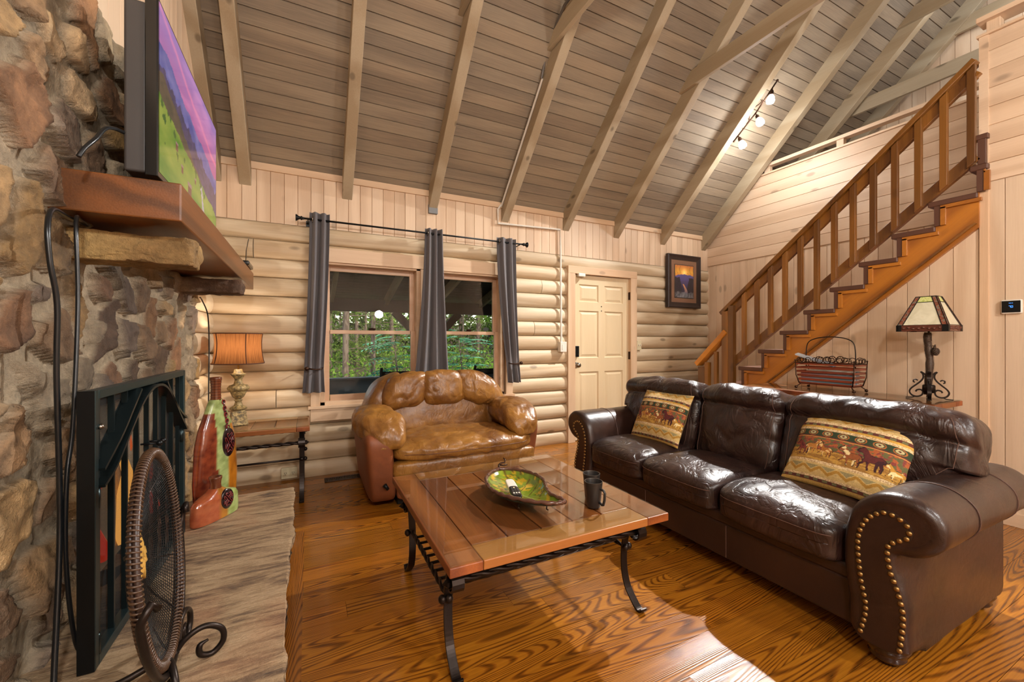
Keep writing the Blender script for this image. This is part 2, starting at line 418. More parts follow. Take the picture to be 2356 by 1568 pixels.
M['bronze'] = plain('oil_rubbed_bronze', C('#3f2a1e'), .4, .8, .1)
M['door'] = wood('cream_painted_door', C('#dcc9a6'), C('#cfb994'), 'z', 3, 2.0, .1, .5, (.1, .9), .02, 0, fiber=.3, bump=.05)
M['sash'] = wood('window_sash_wood', C('#cdab8d'), C('#b8927224'[:7]), 'x', 4, 2.0, .1, .45, (.1, .9), .04, 0, fiber=.3)
M['glass'] = glass('window_glass', (.97, 1, .99))
M['tglass'] = glass('tabletop_glass', (.93, .985, .96), ior=1.5)
M['painted'] = plain('painted_surface', (1, 1, 1), .45, 0, .06, 60, attr=True)
M['ceramic'] = plain('glazed_ceramic', (1, 1, 1), .16, 0, .25, 26, .2, 60, coat=.5, attr=True, bdist=.004)
M['tapestry'] = plain('woven_tapestry', (1, 1, 1), .9, 0, .22, 140, .6, 420, attr=True)
M['tvscreen'] = emis('television_picture', (1, 1, 1), .62, attr=True)
M['tvframe'] = plain('black_gloss_plastic', C('#101112'), .18, 0, .1)
M['tvback'] = plain('dark_grey_plastic', C('#3b3633'), .5, 0, .05)
M['cord'] = plain('black_rubber_cord', C('#121416'), .3, 0, .05)
M['bulb'] = emis('lit_bulb', (1, .98, .95), 45)
M['wicker'] = plain('woven_dark_wicker', C('#33221b'), .4, 0, .3, 60, .3, 150)
M['straw'] = plain('golden_raffia', C('#b98e3c'), .8, 0, .3, 90, .5, 200)
M['rock'] = None
# ------------------------------------------------------------------ setting
YW = 4.13; XR = 5.31; XS = 4.20; XL = -0.72; YB = -3.2; ZC = 2.77; SL = math.radians(44.5); XG = 6.75
RY = 0.35; RZ = ZC + (YW - RY) * math.tan(SL)          # ridge
def zc(y): return ZC + (YW - abs(y - RY) - RY) * math.tan(SL)

# floor boards
b = MB(); y = YB
while y < YW + .05:
    x = XL - .2 - random.random() * 2
    while x < XR:
        L_ = 1.6 + random.random() * 2.2; x1 = min(x + L_, XR + .1)
        if x1 > XL: b.rt(); b.box(max(x, XL) + .0006, y + .0008, -.03, x1 - .0006, y + .1282, 0)
        x += L_
    y += .129
fl = struct(b.build('floor', M['floor'], bevel=0))
# strip of boards framing the hearth
b = MB(); b.rt(); b.box(-.165, -.6, -.01, -.022, 2.98, .0012)
struct(b.build('trim_1', M['floory']))

def boards(mb, n0, n1, wid, place, gap=.0035, depth=.010, lo=0, hi=1, stag=None):
    """strip boards with a V groove; place(a, l, d)->xyz, a across, l along 0..1, d depth"""
    a = n0
    while a < n1 - 1e-6:
        a1 = min(a + wid, n1); mb.rt()
        prof = [(a, depth), (a + gap, 0), (a1 - gap, 0), (a1, depth)]
        vs = [place(p, l, d) for l in (0, 1) for p, d in prof]
        mb.add(vs, [(0, 1, 5, 4), (1, 2, 6, 5), (2, 3, 7, 6)])
        a = a1

# ceiling slopes
def ceil_obj(name, x0, x1, s_len, sgn, m):
    b = MB()
    def pl(a, l, d):
        y0 = YW + .15 if sgn > 0 else 2 * RY - YW - .15
        yy = (YW + .03 if sgn > 0 else 2 * RY - YW - .03) - sgn * a * math.cos(SL); zz = ZC - .03 + a * math.sin(SL)
        return (x0 + (x1 - x0) * l, yy + sgn * d * math.sin(SL), zz + d * math.cos(SL))
    tot = (YW + .03 - RY) / math.cos(SL)
    boards(b, 0, tot, .1035, pl, .0045, .012)
    o = b.build(name, m); return struct(o)
ceil_obj('ceiling', XL, XG, 0, 1, M['ceil'])
ceil_obj('ceiling.001', XL, XG, 0, -1, M['ceil'])

# log wall (back) with openings
WIN = (.10, 1.98, .60, 1.97); DOOR = (2.80, 3.89, -.1, 2.12)
LH = .1645
def logs(mb, segs_of, axis, face, outward, nlog, z_top=2.28):
    for i in range(nlog):
        z1 = z_top - i * LH; z0 = z1 - LH; zc_ = (z0 + z1) / 2
        for (a0, a1) in segs_of(zc_):
            mb.rt(); ring = []
            N = 9
            for e in (a0, a1):
                for k in range(N + 1):
                    t = -1 + 2 * k / N; zz = zc_ + (LH / 2) * math.sin(t * PI / 2 * .98) * .995; bul = .052 * max(0, math.cos(t * PI / 2)) ** .75
                    p = face + outward * bul
                    ring.append((e, p, zz) if axis == 'x' else (p, e, zz))
            fs = []
            for k in range(N):
                q = (k, N + 1 + k, N + 2 + k, k + 1); fs.append(q)
            fs.append(tuple(range(N + 1))); fs.append(tuple(range(N + 1, 2 * N + 2))[::-1])
            mb.add(ring, fs)
joints = {1: [-.42], 3: [], 5: [2.35], 2: [2.45], 9: [-.25], 6: [1.2]}
def segs(z):
    i = int(round((2.28 - LH / 2 - z) / LH)); pts = [XL - .1] + joints.get(i, []) + [XR + .02]
    sg = [[pts[k] + (.003 if k else 0), pts[k + 1] - .003] for k in range(len(pts) - 1)]
    out = []
    for a, c in sg:
        cur = [(a, c)]
        for (x0, x1, z0, z1) in (WIN, DOOR):
            if z0 - .04 < z < z1 + .04:
                nx = []
                for p, q in cur:
                    if p < x0: nx.append((p, min(q, x0)))
                    if q > x1: nx.append((max(p, x1), q))
                cur = [k for k in nx if k[1] > k[0]]
        out += cur
    return out
b = MB(); logs(b, segs, 'x', YW + .045, -1, 14)
# solid body of the wall behind the log faces, around the openings
def wall_with_holes(mb, x0, x1, z0, z1, holes, y0, y1):
    xs = sorted({x0, x1, *[h[0] for h in holes], *[h[1] for h in holes]})
    for a, c in zip(xs[:-1], xs[1:]):
        zs = [(z0, z1)]
        for h in holes:
            if h[0] <= a and c <= h[1]:
                n = []
                for p, q in zs:
                    if p < h[2]: n.append((p, min(q, h[2])))
                    if q > h[3]: n.append((max(p, h[3]), q))
                zs = n
        for p, q in zs: mb.rt(); mb.box(a, y0, p, c, y1, q)
wall_with_holes(b, XL - .25, XR + .1, -.05, 2.28, [WIN, DOOR], YW + .05, YW + .20)
wb = struct(b.build('wall_back', M['log'], smooth=True, sharp=35))
# plank band above the logs + trim board
b = MB()
boards(b, XL - .1, XR, .1055, lambda a, l, d: (a, YW + .002 + d, 2.262 + (2.84 - 2.262) * l), .003, .008)
b.box(XL - .1, YW + .012, 2.27, XR, YW + .1, 3.0)
struct(b.build('wall_back_upper', M['plank']))
b = MB(); b.rt().box(XL, YW - .018, 2.705, XR, YW + .01, 2.765)
struct(b.build('trim_2', M['trim'], bevel=.002))
# left wall: logs below, upright planks above
b = MB(); logs(b, lambda z: [(3.59, YW + .2)], 'y', XL - .03, 1, 14)
b.box(XL - .25, YB, -.05, XL - .03, YW + .2, 2.3)
struct(b.build('wall_left', M['log_y'], smooth=True, sharp=35))
b = MB(); boards(b, YB, YW + .1, .12, lambda a, l, d: (XL - d, a, 2.28 + (RZ + .2 - 2.28) * l), .003, .008)
b.box(XL - .2, YB, 2.28, XL - .012, YW + .1, RZ + .2)
struct(b.build('wall_left_upper', M['plank']))
# right wall behind the stairs: upright planks below, level boards of the loft above
b = MB(); boards(b, YB, YW + .06, .118, lambda a, l, d: (XR + d, a, -.02 + 2.36 * l), .003, .008)
b.box(XR + .012, YB, -.02, XR + .2, YW + .1, 2.34)
struct(b.build('wall_right', M['plank']))
b = MB(); boards(b, 2.33, 3.375, .131, lambda a, l, d: (XR - .012 + d, (YB + (YW + .06 - YB) * l), a), .003, .008)
b.box(XR, YB, 2.33, XR + .09, YW + .06, 3.375)
b.rt().box(XR - .03, YB, 3.375, XR + .10, YW - .3, 3.395)
struct(b.build('wall_right_loft', M['plankh']))
# wall below and beyond the stairs (flush with the stringer)
def plank_wall_poly(mb, y0, y1, wid, ztop, x, face=-1, zbot=-.02):
    y = y0
    while y < y1 - 1e-6:
        ye = min(y + wid, y1); mb.rt(); g_ = .003
        pr = [(y, .008), (y + g_, 0), (ye - g_, 0), (ye, .008)]
        vs = [(x + d, a, zbot) for a, d in pr] + [(x + d, a, ztop(a)) for a, d in pr]
        mb.add(vs, [(0, 4, 5, 1), (1, 5, 6, 2), (2, 6, 7, 3)]); y = ye
RISE = .1867; RUN = .2155; NY0 = 3.078; NZ0 = .770
def strb(y): return min(2.33, max(-.02, 2.026 - (y - 1.10) * .857))
b = MB(); plank_wall_poly(b, YB, 1.104, .135, lambda a: 2.325, XS)
plank_wall_poly(b, 1.104, 3.48, .128, lambda a: strb(a) + .03, XS)
b.box(XS + .012, YB, -.02, XS + .09, 1.10, 2.325)
b.add([(XS + .012, 1.10, -.02), (XS + .012, 3.48, -.02), (XS + .012, 3.48, 0.0), (XS + .012, 1.10, 2.03), (XS + .05, 1.10, -.02), (XS + .05, 3.48, -.02), (XS + .05, 3.48, 0.0), (XS + .05, 1.10, 2.03)],
      [(0, 3, 2, 1), (4, 5, 6, 7), (3, 7, 6, 2)])
struct(b.build('wall_stair', M['plank']))
b = MB(); b.rt().box(XS - .014, 1.055, -.0, XS + .01, 1.10, 2.33)
struct(b.build('trim_3', M['trimz'], bevel=.002))
b = MB(); b.rt().box(XS - .016, YB, 0, XS, 1.055, .09); b.rt().box(XS - .016, 1.10, 0, XS, 3.3, .09)
struct(b.build('baseboard_right', M['plankh'], bevel=.003))
# loft guard wall above, its end post and cap
b = MB(); boards(b, 2.325, 3.335, .128, lambda a, l, d: (XS - .012 + d, (YB + (1.062 - YB) * l), a), .003, .008)
b.box(XS, YB, 2.325, XS + .09, 1.065, 3.335); b.rt().box(XS - .03, YB, 3.335, XS + .11, 1.11, 3.352)
b.rt().box(XS - .018, 1.055, 2.33, XS + .10, 1.10, 3.335)
struct(b.build('wall_loft_guard', M['plankh']))
# loft floor, gable, rear wall
b = MB(); b.box(XR, YB, 2.46, XG + .1, YW, 2.60); b.box(XS + .09, YB, 2.46, XR, 1.07, 2.60)
struct(b.build('floor_loft', M['plankh']))
b = MB(); boards(b, YB, YW, .126, lambda a, l, d: (XG + d, a, 2.4 + (RZ + .2 - 2.4) * l), .003, .009); b.box(XG + .02, YB, 2.3, XG + .2, YW, RZ + .2)
struct(b.build('wall_gable', M['plank']))
b = MB(); boards(b, XL - .1, XG, .12, lambda a, l, d: (a, YB + .012 - d, -.02 + 2.9 * l), .003, .008); b.box(XL - .2, YB - .2, -.05, XG + .1, YB, 3.0)
struct(b.build('wall_rear', M['plank']))

# rafters and ties
RX = [-.69, -.478, .33, 1.147, 1.972, 2.785, 3.565, 4.385, 5.205, 5.95, 6.62]
rp = MB(); D = .155 / math.cos(SL)
def raf(sgn):
    b = MB(); b.rt()
    ye = YW + .02 if sgn > 0 else 2 * RY - YW - .02
    o2 = [(ye, zc(YW) - .012 - D), (ye, zc(YW) + .0), (RY, RZ), (RY, RZ - D)]
    if sgn < 0: o2 = [(ye, zc(YW) - .012 - D), (ye, zc(YW)), (RY, RZ), (RY, RZ - D)]
    b.prism(o2, lambda a, z: (-.044, a, z), lambda a, z: (.044, a, z)); return b
wherex = ['against the left end wall', 'second from the left wall', 'left of the window, above the curtain rod end', 'with the grey metal end cap', 'with the white conduit along it', 'right of the conduit, above the front door', 'carrying the tie beam left of the track light', 'behind the track light', 'against the loft front', 'first over the loft', 'beside the gable wall']
for i, x in enumerate(RX):
    t = thing('rafter', 'grey washed roof rafter ' + wherex[i], 'rafter', (x, YW, zc(YW) - D), 'sloping roof rafters')
    for sgn in (1, -1):
        q = raf(sgn); q.tint = (.5, .5, .5); q.t = [np.tile(np.array([random.random(), .5, random.random()]), (len(q.v[0]), 1))]
        q.xf(Matrix.Translation((x, 0, 0))); q.build('beam', M['rafter'], t, bevel=.004)
    if i == 3:
        c = MB(); c.box(x - .047, YW - .03, zc(YW) - D - .02, x + .047, YW + .004, zc(YW) - D + .07); c.build('end_cap', M['cap'], t, bevel=.003)['label'] = 'grey metal cap on the rafter end'
def tie(x, z, y1, lab, y0=None, h=.155):
    b = MB(); b.rt(); y0 = 2 * RY - y1
    b.prism([(y1, z), (y1 - .012, z + .02), (y1 - h * .95, z + h), (y0 + h * .95, z + h), (y0, z)], lambda a, c: (x - .02, a, c), lambda a, c: (x + .02, a, c))
    o = b.build('tie_beam', M['rafter'], bevel=.003); tag(o, lab, 'beam', 'level tie beams across the roof'); return o
tie(1.147 - .066, 3.80, 3.15, 'short visible end of pale tie beam at the top edge, above the middle of the window')
tie(1.972 - .066, 3.79, 3.19, 'pale tie beam with the grey cable running under it')
tie(3.565 - .066, 3.82, 3.12, 'pale knotty tie beam left of the track light')
tie(5.95 - .066, 4.70, 2.22, 'shaded brown tie beam on the left face of the loft rafter')
tie(6.62, 4.72, 2.20, 'brown tie beam ending above the loft rail corner')
tie(6.06, 4.02, 2.70, 'lowest pale tie beam, over the loft rail')

# ------------------------------------------------------------------ windows
def window(name, x0, x1, z0, zm, z1):
    """x0..x1 glass edges; z0 lower glass bottom, zm meeting rail middle, z1 upper glass top"""
    ym = YW + .075
    t = MB(); s_ = .05
    # jamb box
    t.rt().box(x0 - .085, YW - .0, z0 - .10, x0 - .045, YW + .16, z1 + .075); t.rt().box(x1 + .045, YW - .0, z0 - .10, x1 + .085, YW + .16, z1 + .075)
    t.rt().box(x0 - .085, YW, z1 + .045, x1 + .085, YW + .16, z1 + .085); t.rt().box(x0 - .085, YW, z0 - .11, x1 + .085, YW + .16, z0 - .055)
    o = struct(t.build(name, M['trim'], bevel=.002))
    u = MB()   # upper sash sits further out
    ya, yb = ym + .035, ym + .065
    u.box(x0 - .05, ya, zm, x0, yb, z1 + .05); u.box(x1, ya, zm, x1 + .05, yb, z1 + .05); u.box(x0, ya, z1, x1, yb, z1 + .05); u.box(x0, ya, zm - .015, x1, yb, zm + .02)
    u.build('upper_sash', M['sash'], o, bevel=.003)
    u = MB(); ya, yb = ym, ym + .032
    u.box(x0 - .05, ya, z0 - .06, x0 - .004, yb, zm + .016); u.box(x1 + .004, ya, z0 - .06, x1 + .05, yb, zm + .016); u.box(x0, ya, z0 - .06, x1, yb, z0); u.box(x0, ya - .004, zm - .018, x1, yb, zm + .018)
    lo = u.build('lower_sash', M['sash'], o, bevel=.003)
    g = MB(); g.box(x0 - .01, ym + .048, zm, x1 + .01, ym + .051, z1 + .01); g.build('pane', M['glass'], o)
    g = MB(); g.box(x0 - .01, ym + .014, z0 - .01, x1 + .01, ym + .017, zm); g.build('pane', M['glass'], o)
    k = MB(); xm = (x0 + x1) / 2; k.box(xm - .028, ym - .002, zm + .018, xm + .028, ym + .028, zm + .028); k.tube([(xm - .02, ym + .01, zm + .034), (xm + .005, ym, zm + .036), (xm + .035, ym - .006, zm + .032)], .007, 8)
    k.build('sash_lock', M['bronze'], o, smooth=True)
    return o
w1 = window('window_1', .185, .936, .724, 1.315, 1.893)
w2 = window('window_2', 1.262, 1.871, .724, 1.315, 1.893)
b = MB(); n = 24; b.add([(1.79 + .034 * math.cos(2 * PI * i / n), YW + .121, 1.362 + .022 * math.sin(2 * PI * i / n)) for i in range(n)], [tuple(range(n))[::-1]])
b.build('glass_sticker', plain('grey_oval_sticker', C('#3c4442'), .5), w2)['label'] = 'small dark oval sticker on the glass'
b = MB()
b.rt().box(.02, YW - .022, 1.955, 2.06, YW + .05, 2.085)
b.rt().box(.02, YW - .022, .50, 2.06, YW + .05, .615)
b.rt().box(.0, YW - .035, .612, 2.08, YW + .06, .640)
struct(b.build('trim_4', M['trim'], bevel=.003))
b = MB(); b.rt().box(.02, YW - .022, .64, .098, YW + .05, 1.955); b.rt().box(1.975, YW - .022, .64, 2.06, YW + .05, 1.955); b.rt().box(1.02, YW - .018, .64, 1.178, YW + .15, 1.955)
struct(b.build('trim_5', M['trimz'], bevel=.003))

# ------------------------------------------------------------------ door
dm = MB(); X0, X1, Z1 = 2.905, 3.785, 2.045
dp = [(2.994, 3.293, 1.715, 1.932), (3.39, 3.69, 1.715, 1.932), (2.994, 3.293, 1.02, 1.606), (3.39, 3.69, 1.02, 1.606), (2.994, 3.293, .22, .848), (3.39, 3.69, .22, .848)]
wall_with_holes(dm, X0, X1, .01, Z1, dp, YW + .02, YW + .06); dm.t = [np.tile(np.array([.5, .5, .5]), (len(v), 1)) for v in dm.v]
dm.tint = (.5, .5, .5)
for (a, c, z0, z1) in dp:
    yf = YW + .02; e = .022; f = .05
    R0 = [(a, yf, z0), (c, yf, z0), (c, yf, z1), (a, yf, z1)]
    def ins(d, y): return [(a + d, y, z0 + d), (c - d, y, z0 + d), (c - d, y, z1 - d), (a + d, y, z1 - d)]
    rings = [R0, ins(.010, yf + .012), ins(.020, yf + .012), ins(.045, yf + .004)]
    vs = [p for r in rings for p in r]; fs = []
    for r in range(3):
        for i in range(4): j = (i + 1) % 4; fs.append((r * 4 + i, r * 4 + j, r * 4 + 4 + j, r * 4 + 4 + i))
    fs.append((12, 13, 14, 15)); dm.add(vs, fs)
door = struct(dm.build('door_1', M['door']))
for z in (1.66, 1.605): 
    k = MB(); ellip(k, (3.34, YW + .019, z + .006), (.008, .004, .008), 10, 6); k.build('peephole', M['black'], door, smooth=True)
k = MB(); k.box(2.915, YW - .012, 1.035, 2.975, YW + .02, 1.17); k.box(2.955, YW - .02, 1.05, 2.968, YW - .008, 1.08); k.build('door_lock', M['black'], door, bevel=.006)
k = MB(); prof = [(0.0, 0), (.026, .004), (.032, .02), (.028, .036), (.014, .045), (.012, .062), (.034, .066), (.036, .072), (0.0, .072)]
k.lathe(prof, 20); k.xf(Matrix.Translation((2.95, YW - .052, .935)) @ Matrix.Rotation(-PI / 2, 4, 'X')); k.build('door_handle', M['chrome'], door, smooth=True)
for z in (1.82, 1.04, .25):
    k = MB(); k.box(3.782, YW - .01, z - .05, 3.80, YW + .022, z + .05); k.tube([(3.79, YW - .012, z - .052), (3.79, YW - .012, z + .052)], .008, 8); k.build('hinge', M['bronze'], door)
k = MB(); k.rt().box(2.80, YW - .03, 0, 2.905, YW + .15, 2.05); k.rt().box(3.785, YW - .03, 0, 3.89, YW + .15, 2.05)
struct(k.build('trim_6', M['trimz'], bevel=.003)); k = MB(); k.rt().box(2.80, YW - .032, 2.05, 3.89, YW + .15, 2.14); struct(k.build('trim_7', M['trim'], bevel=.003))
k = MB(); k.box(2.94, YW - .052, 2.015, 3.04, YW - .014, 2.055); tag(k.build('door_sensor', M['white'], bevel=.006), 'small white alarm sensor at the top corner of the door', 'sensor')
k = MB(); k.box(XL, YW + .06, -.05, XR, YW + .1, .01); struct(k.build('trim_8', M['trim']))

# switch, conduit, box, outlet, vent, thermostat
t = thing('light_switch', 'cream switch plate with two toggles right of the door', 'light switch', (3.935, YW - .02, 1.17))
k = MB(); k.box(3.90, YW - .022, 1.11, 3.975, YW - .004, 1.235); k.build('plate', M['cream'], t, bevel=.004)
for dx in (-.015, .018):
    k = MB(); k.box(3.937 + dx - .005, YW - .035, 1.165, 3.937 + dx + .005, YW - .02, 1.185); k.build('toggle', M['white'], t, bevel=.002)
t = thing('surface_conduit', 'white surface wiring conduit running down from the rafter to a box by the door', 'conduit', (2.687, YW, 1.2))
xr_ = 1.972 - .056
k = MB(); k.tube([(xr_, 3.22, 3.625), (xr_, YW - .022, 2.72)], .010, 8); k.tube([(xr_, YW - .022, 2.74), (1.873, YW - .022, 2.68), (1.873, YW - .022, 2.527), (2.687, YW - .022, 2.555), (2.695, YW - .022, 2.3), (2.70, YW - .03, 1.2)], .0115, 8)
k.build('channel', M['white'], t)
k = MB(); k.tube([(xr_ - .01, 3.22, 3.625), (xr_ - .012, 3.17, 3.72), (xr_ - .02, 3.10, 3.83), (xr_ - .02, 3.0, 3.90), (xr_ - .045, 2.8, 3.965), (xr_ - .05, 2.2, 3.97), (xr_ - .05, .4, 3.97)], .011, 8)
k.build('cable', plain('grey_cable', C('#5a534b'), .5), t)
k = MB(); k.box(2.668, YW - .065, 1.10, 2.755, YW - .0, 1.22); k.box(2.69, YW - .068, 1.125, 2.705, YW - .06, 1.19); k.build('box', M['white'], t, bevel=.006)
t = thing('wall_outlet', 'cream double outlet low on the log wall under the side table', 'outlet', (-.14, YW - .02, .05))
k = MB(); k.box(-.21, YW - .03, .02, -.085, YW - .0, .115); k.build('plate', M['cream'], t, bevel=.004)
for dx in (-.178, -.118):
    k = MB(); k.lathe([(.0, 0), (.018, 0), (.018, .006), (0, .006)], 16); k.xf(Matrix.Translation((dx, YW - .03, .068)) @ Matrix.Rotation(PI / 2, 4, 'X')); k.build('socket', M['cream'], t, bevel=.001)
    k = MB(); k.box(dx - .008, YW - .038, .066, dx - .005, YW - .035, .078); k.box(dx + .005, YW - .038, .066, dx + .008, YW - .035, .078); k.box(dx - .003, YW - .038, .056, dx + .003, YW - .035, .061); k.build('slots', M['black'], t)
t = thing('floor_vent', 'bronze slotted floor vent between side table and tan chair', 'vent', (.27, 3.95, 0))
k = MB(); k.box(.13, 3.90, 0, .43, 3.915, .008); k.box(.13, 4.0, 0, .43, 4.015, .008); k.box(.13, 3.9, 0, .15, 4.015, .008); k.box(.41, 3.9, 0, .43, 4.015, .008); k.build('frame', M['bronze'], t, bevel=.002)
k = MB()
for i in range(18): k.box(.155 + i * .0145, 3.915, .0, .162 + i * .0145, 4.0, .006)
k.build('louvres', M['bronze'], t); k = MB(); k.box(.15, 3.915, 0, .41, 4.0, .001); k.build('duct', M['tvframe'], t)
t = thing('thermostat', 'thermostat with black screen showing 70 on the plank wall', 'thermostat', (XS, .955, 1.455))
k = MB(); k.box(XS - .022, .905, 1.41, XS - .0, 1.0, 1.505); k.build('body', M['white'], t, bevel=.010, seg=3)
k = MB(); k.box(XS - .025, .912, 1.42, XS - .0215, .994, 1.497); k.build('screen', M['tvframe'], t, bevel=.001)
blue = emis('blue_digits', C('#3f8dff'), 2.5)
def seg7(mb, y, z, s_, d, x):
    S = {'7': 'abc', '0': 'abcdef'}[d]; h = s_; w_ = s_ * .6; th = s_ * .15
    L_ = dict(a=(0, h, w_, h), b=(w_, h / 2, w_, h), c=(w_, 0, w_, h / 2), d=(0, 0, w_, 0), e=(0, 0, 0, h / 2), f=(0, h / 2, 0, h))
    for q in S:
        a0, b0, a1, b1 = L_[q]; mb.box(x - .0006, y - a0 + th / 2, z + b0 - th / 2, x, y - a1 - th / 2, z + b1 + th / 2)
k = MB(); seg7(k, .962, 1.4525, .0115, '7', XS - .0252); seg7(k, .952, 1.4525, .0115, '0', XS - .0252)
for yy in (.958, .952, .945): k.box(XS - .0256, yy, 1.480, XS - .025, yy + .004, 1.483)
k.build('digits', blue, t)

# framed picture
def poly_in(u, v, poly):
    c = np.zeros_like(u, bool); n = len(poly); j = n - 1
    for i in range(n):
        xi, yi = poly[i]; xj, yj = poly[j]
        k_ = ((yi > v) != (yj > v)) & (u < (xj - xi) * (v - yi) / (yj - yi + 1e-12) + xi); c ^= k_; j = i
    return c
def lerp(a, b, t): return np.array(a) * (1 - t)[:, None] + np.array(b) * t[:, None]
def art(u, v):
    sky_ = lerp(C('#f0a83c'), C('#d8743c'), np.clip(abs(v - .80) * 5, 0, 1)); c = sky_
    glow = np.exp(-((u - .5) ** 2 + (v - .76) ** 2) * 60); c = c + glow[:, None] * np.array([.8, .55, .2])
    m1 = v < .74 - .12 * abs(u - .55) + .03 * fbm(u * 6, v * 0, o=3, seed=3); c[m1] = lerp(C('#4a3c78'), C('#6a5a94'), np.clip((v - .4) * 2.5, 0, 1))[m1]
    hz = v < .52 + .05 * fbm(u * 5, v * 0 + 2, seed=4); c[hz] = lerp(C('#2a2340'), C('#5b4a7c'), np.clip((v - .25) * 3, 0, 1))[hz]
    tr = (abs(u - .5) > .16 + .3 * np.maximum(0, v - .3) + .05 * fbm(u * 9, v * 9, seed=5)) & (v < .62 + .08 * fbm(u * 14, v * 1, seed=6)); c[tr] = lerp(C('#15101e'), C('#3a2c3e'), np.clip(fbm(u * 20, v * 20) * .5 + .4, 0, 1))[tr]
    riv = (abs(u - .5 - .10 * np.sin(v * 9)) < .03 + .20 * np.maximum(0, .42 - v)) & (v < .42); c[riv] = lerp(C('#e8965a'), C('#6b6076'), np.clip((.42 - v) * 3.5, 0, 1))[riv]
    rk = (v < .16 + .06 * fbm(u * 8, v * 0 + 5, seed=8)); c[rk] = lerp(C('#3b3640'), C('#8d8890'), np.clip(fbm(u * 14, v * 14, seed=7) * .8 + .4, 0, 1))[rk]
    tw = (v > .74) & (np.abs(np.sin(u * 17 + 2.2 * np.sin(v * 9))) < .10) & ((u < .3) | (u > .66)); c[tw] = C('#5a3220')
    return c
t = thing('framed_picture', 'dark framed sunset river print hung beside the door', 'picture', (4.74, YW - .05, 1.70))
x0, x1, z0, z1 = 4.415, 5.065, 1.695, 2.435; yf = YW - .075
k = MB()
def frame_mb(k, x0, x1, z0, z1, y, wd, th):
    P_ = [(0, y + th), (0, y + .006), (.012, y), (wd * .5, y + .01), (wd, y + .018), (wd, y + th)]
    cs = [(x0, z0, 1, 1), (x1, z0, -1, 1), (x1, z1, -1, -1), (x0, z1, 1, -1)]; vs = []
    for cx, cz, sx, sz in cs:
        for d, yy in P_: vs.append((cx + sx * d, yy, cz + sz * d))
    n = len(P_); fs = []
    for i in range(4):
        j = (i + 1) % 4
        for q in range(n - 1): fs.append((i * n + q, j * n + q, j * n + q + 1, i * n + q + 1))
    k.add(vs, fs)
frame_mb(k, x0, x1, z0, z1, yf, .075, .05); k.build('frame', plain('dark_espresso_frame', C('#2b1f1c'), .4, 0, .1), t)
k = MB(); k.box(x0 + .07, yf + .022, z0 + .07, x1 - .07, yf + .026, z1 - .07); k.build('mat_board', plain('russet_mat', C('#8a5d46'), .8), t)
k = MB(); k.box(x0 + .135, yf + .018, z0 + .135, x1 - .135, yf + .024, z1 - .135); k.build('inner_mat', plain('dark_mat_edge', C('#43352f'), .7), t)
a0, a1, c0, c1 = x0 + .145, x1 - .145, z0 + .145, z1 - .145
k = MB(); k.grid(110, 150, lambda u, v: (a0 + (a1 - a0) * u, np.full_like(u, yf + .0165), c0 + (c1 - c0) * v), art); k.build('print', M['painted'], t)
k = MB(); k.box(x0 + .07, yf + .013, z0 + .07, x1 - .07, yf + .015, z1 - .07); k.build('glazing', M['glass'], t)

# ------------------------------------------------------------------ curtain rod and curtains
YR = 4.0
t = thing('curtain_rod', 'black curtain rod with turned finials above the windows', 'curtain rod', (1.05, YR, 2.30))
k = MB(); k.tube([(-.03, YR, 2.298), (2.12, YR, 2.298)], .0085, 12); k.build('pole', M['black'], t, smooth=True)
for s_, x in ((-1, -.03), (1, 2.12)):
    k = MB(); k.lathe([(0.0, 0), (.012, 0), (.010, .01), (.018, .018), (.018, .024), (.012, .03), (.018, .046), (.030, .06), (.028, .066), (0, .066)], 16); k.xf(Matrix.Translation((x, YR, 2.298)) @ Matrix.Rotation(s_ * PI / 2, 4, 'Y')); k.build('finial', M['black'], t, smooth=True)
for x in (.0, 1.12, 2.09):
    k = MB(); k.tube([(x, YR, 2.29), (x, YW - .0, 2.285)], .006, 8); k.box(x - .015, YW - .012, 2.26, x + .015, YW - .001, 2.31); k.build('bracket', M['black'], t)
def curtain(name, label, top, mid, bot, z1, zt, z0, folds, amp, cy=0.0):
    """top/mid/bot: (xa, xb) at top, tieback and hem"""
    t = thing(name, label, 'curtain', ((top[0] + top[1]) / 2, YR, z0), 'charcoal grey curtain panels')
    k = MB()
    def fn(u, v):
        z = z1 + (z0 - z1) * v; q = np.clip((z1 - z) / max(z1 - zt, 1e-6), 0, 1); q2 = np.clip((zt - z) / max(zt - z0, 1e-6), 0, 1)
        s = q ** 1.6
        a = top[0] + (mid[0] - top[0]) * s + (bot[0] - mid[0]) * q2; c_ = top[1] + (mid[1] - top[1]) * s + (bot[1] - mid[1]) * q2
        uu = u + .012 * np.sin(v * 5 + u * 9)
        x = a + (c_ - a) * u
        am = amp * (1 - .55 * np.exp(-((z - zt) / .12) ** 2) * (1 if zt > z0 else 0)) * (.75 + .35 * q)
        y = YR + cy + am * np.sin(uu * folds * 2 * PI) + .18 * am * np.sin(uu * folds * 4.7 * PI + 1.3 + v * .6)
        pinch = np.exp(-((z - zt) / .05) ** 2) * (1 if zt > z0 else 0)
        y = YR + (y - YR) * (1 - .4 * pinch)
        return x, y, z
    k.grid(110, 90, fn); o = k.build('panel', M['curtain'], t, smooth=True)
    so = o.modifiers.new('s', 'SOLIDIFY'); so.thickness = .002
    for i, uu in enumerate((.12,)):
        k = MB(); a = top[0] + .03
        k.tube([(a - .006, YR + .026 * math.cos(q), 2.298 + .026 * math.sin(q)) for q in np.linspace(0, 2 * PI, 20)[:-1]], .004, 8, closed=True); k.build('grommet', M['chrome'], t, smooth=True)
    return t
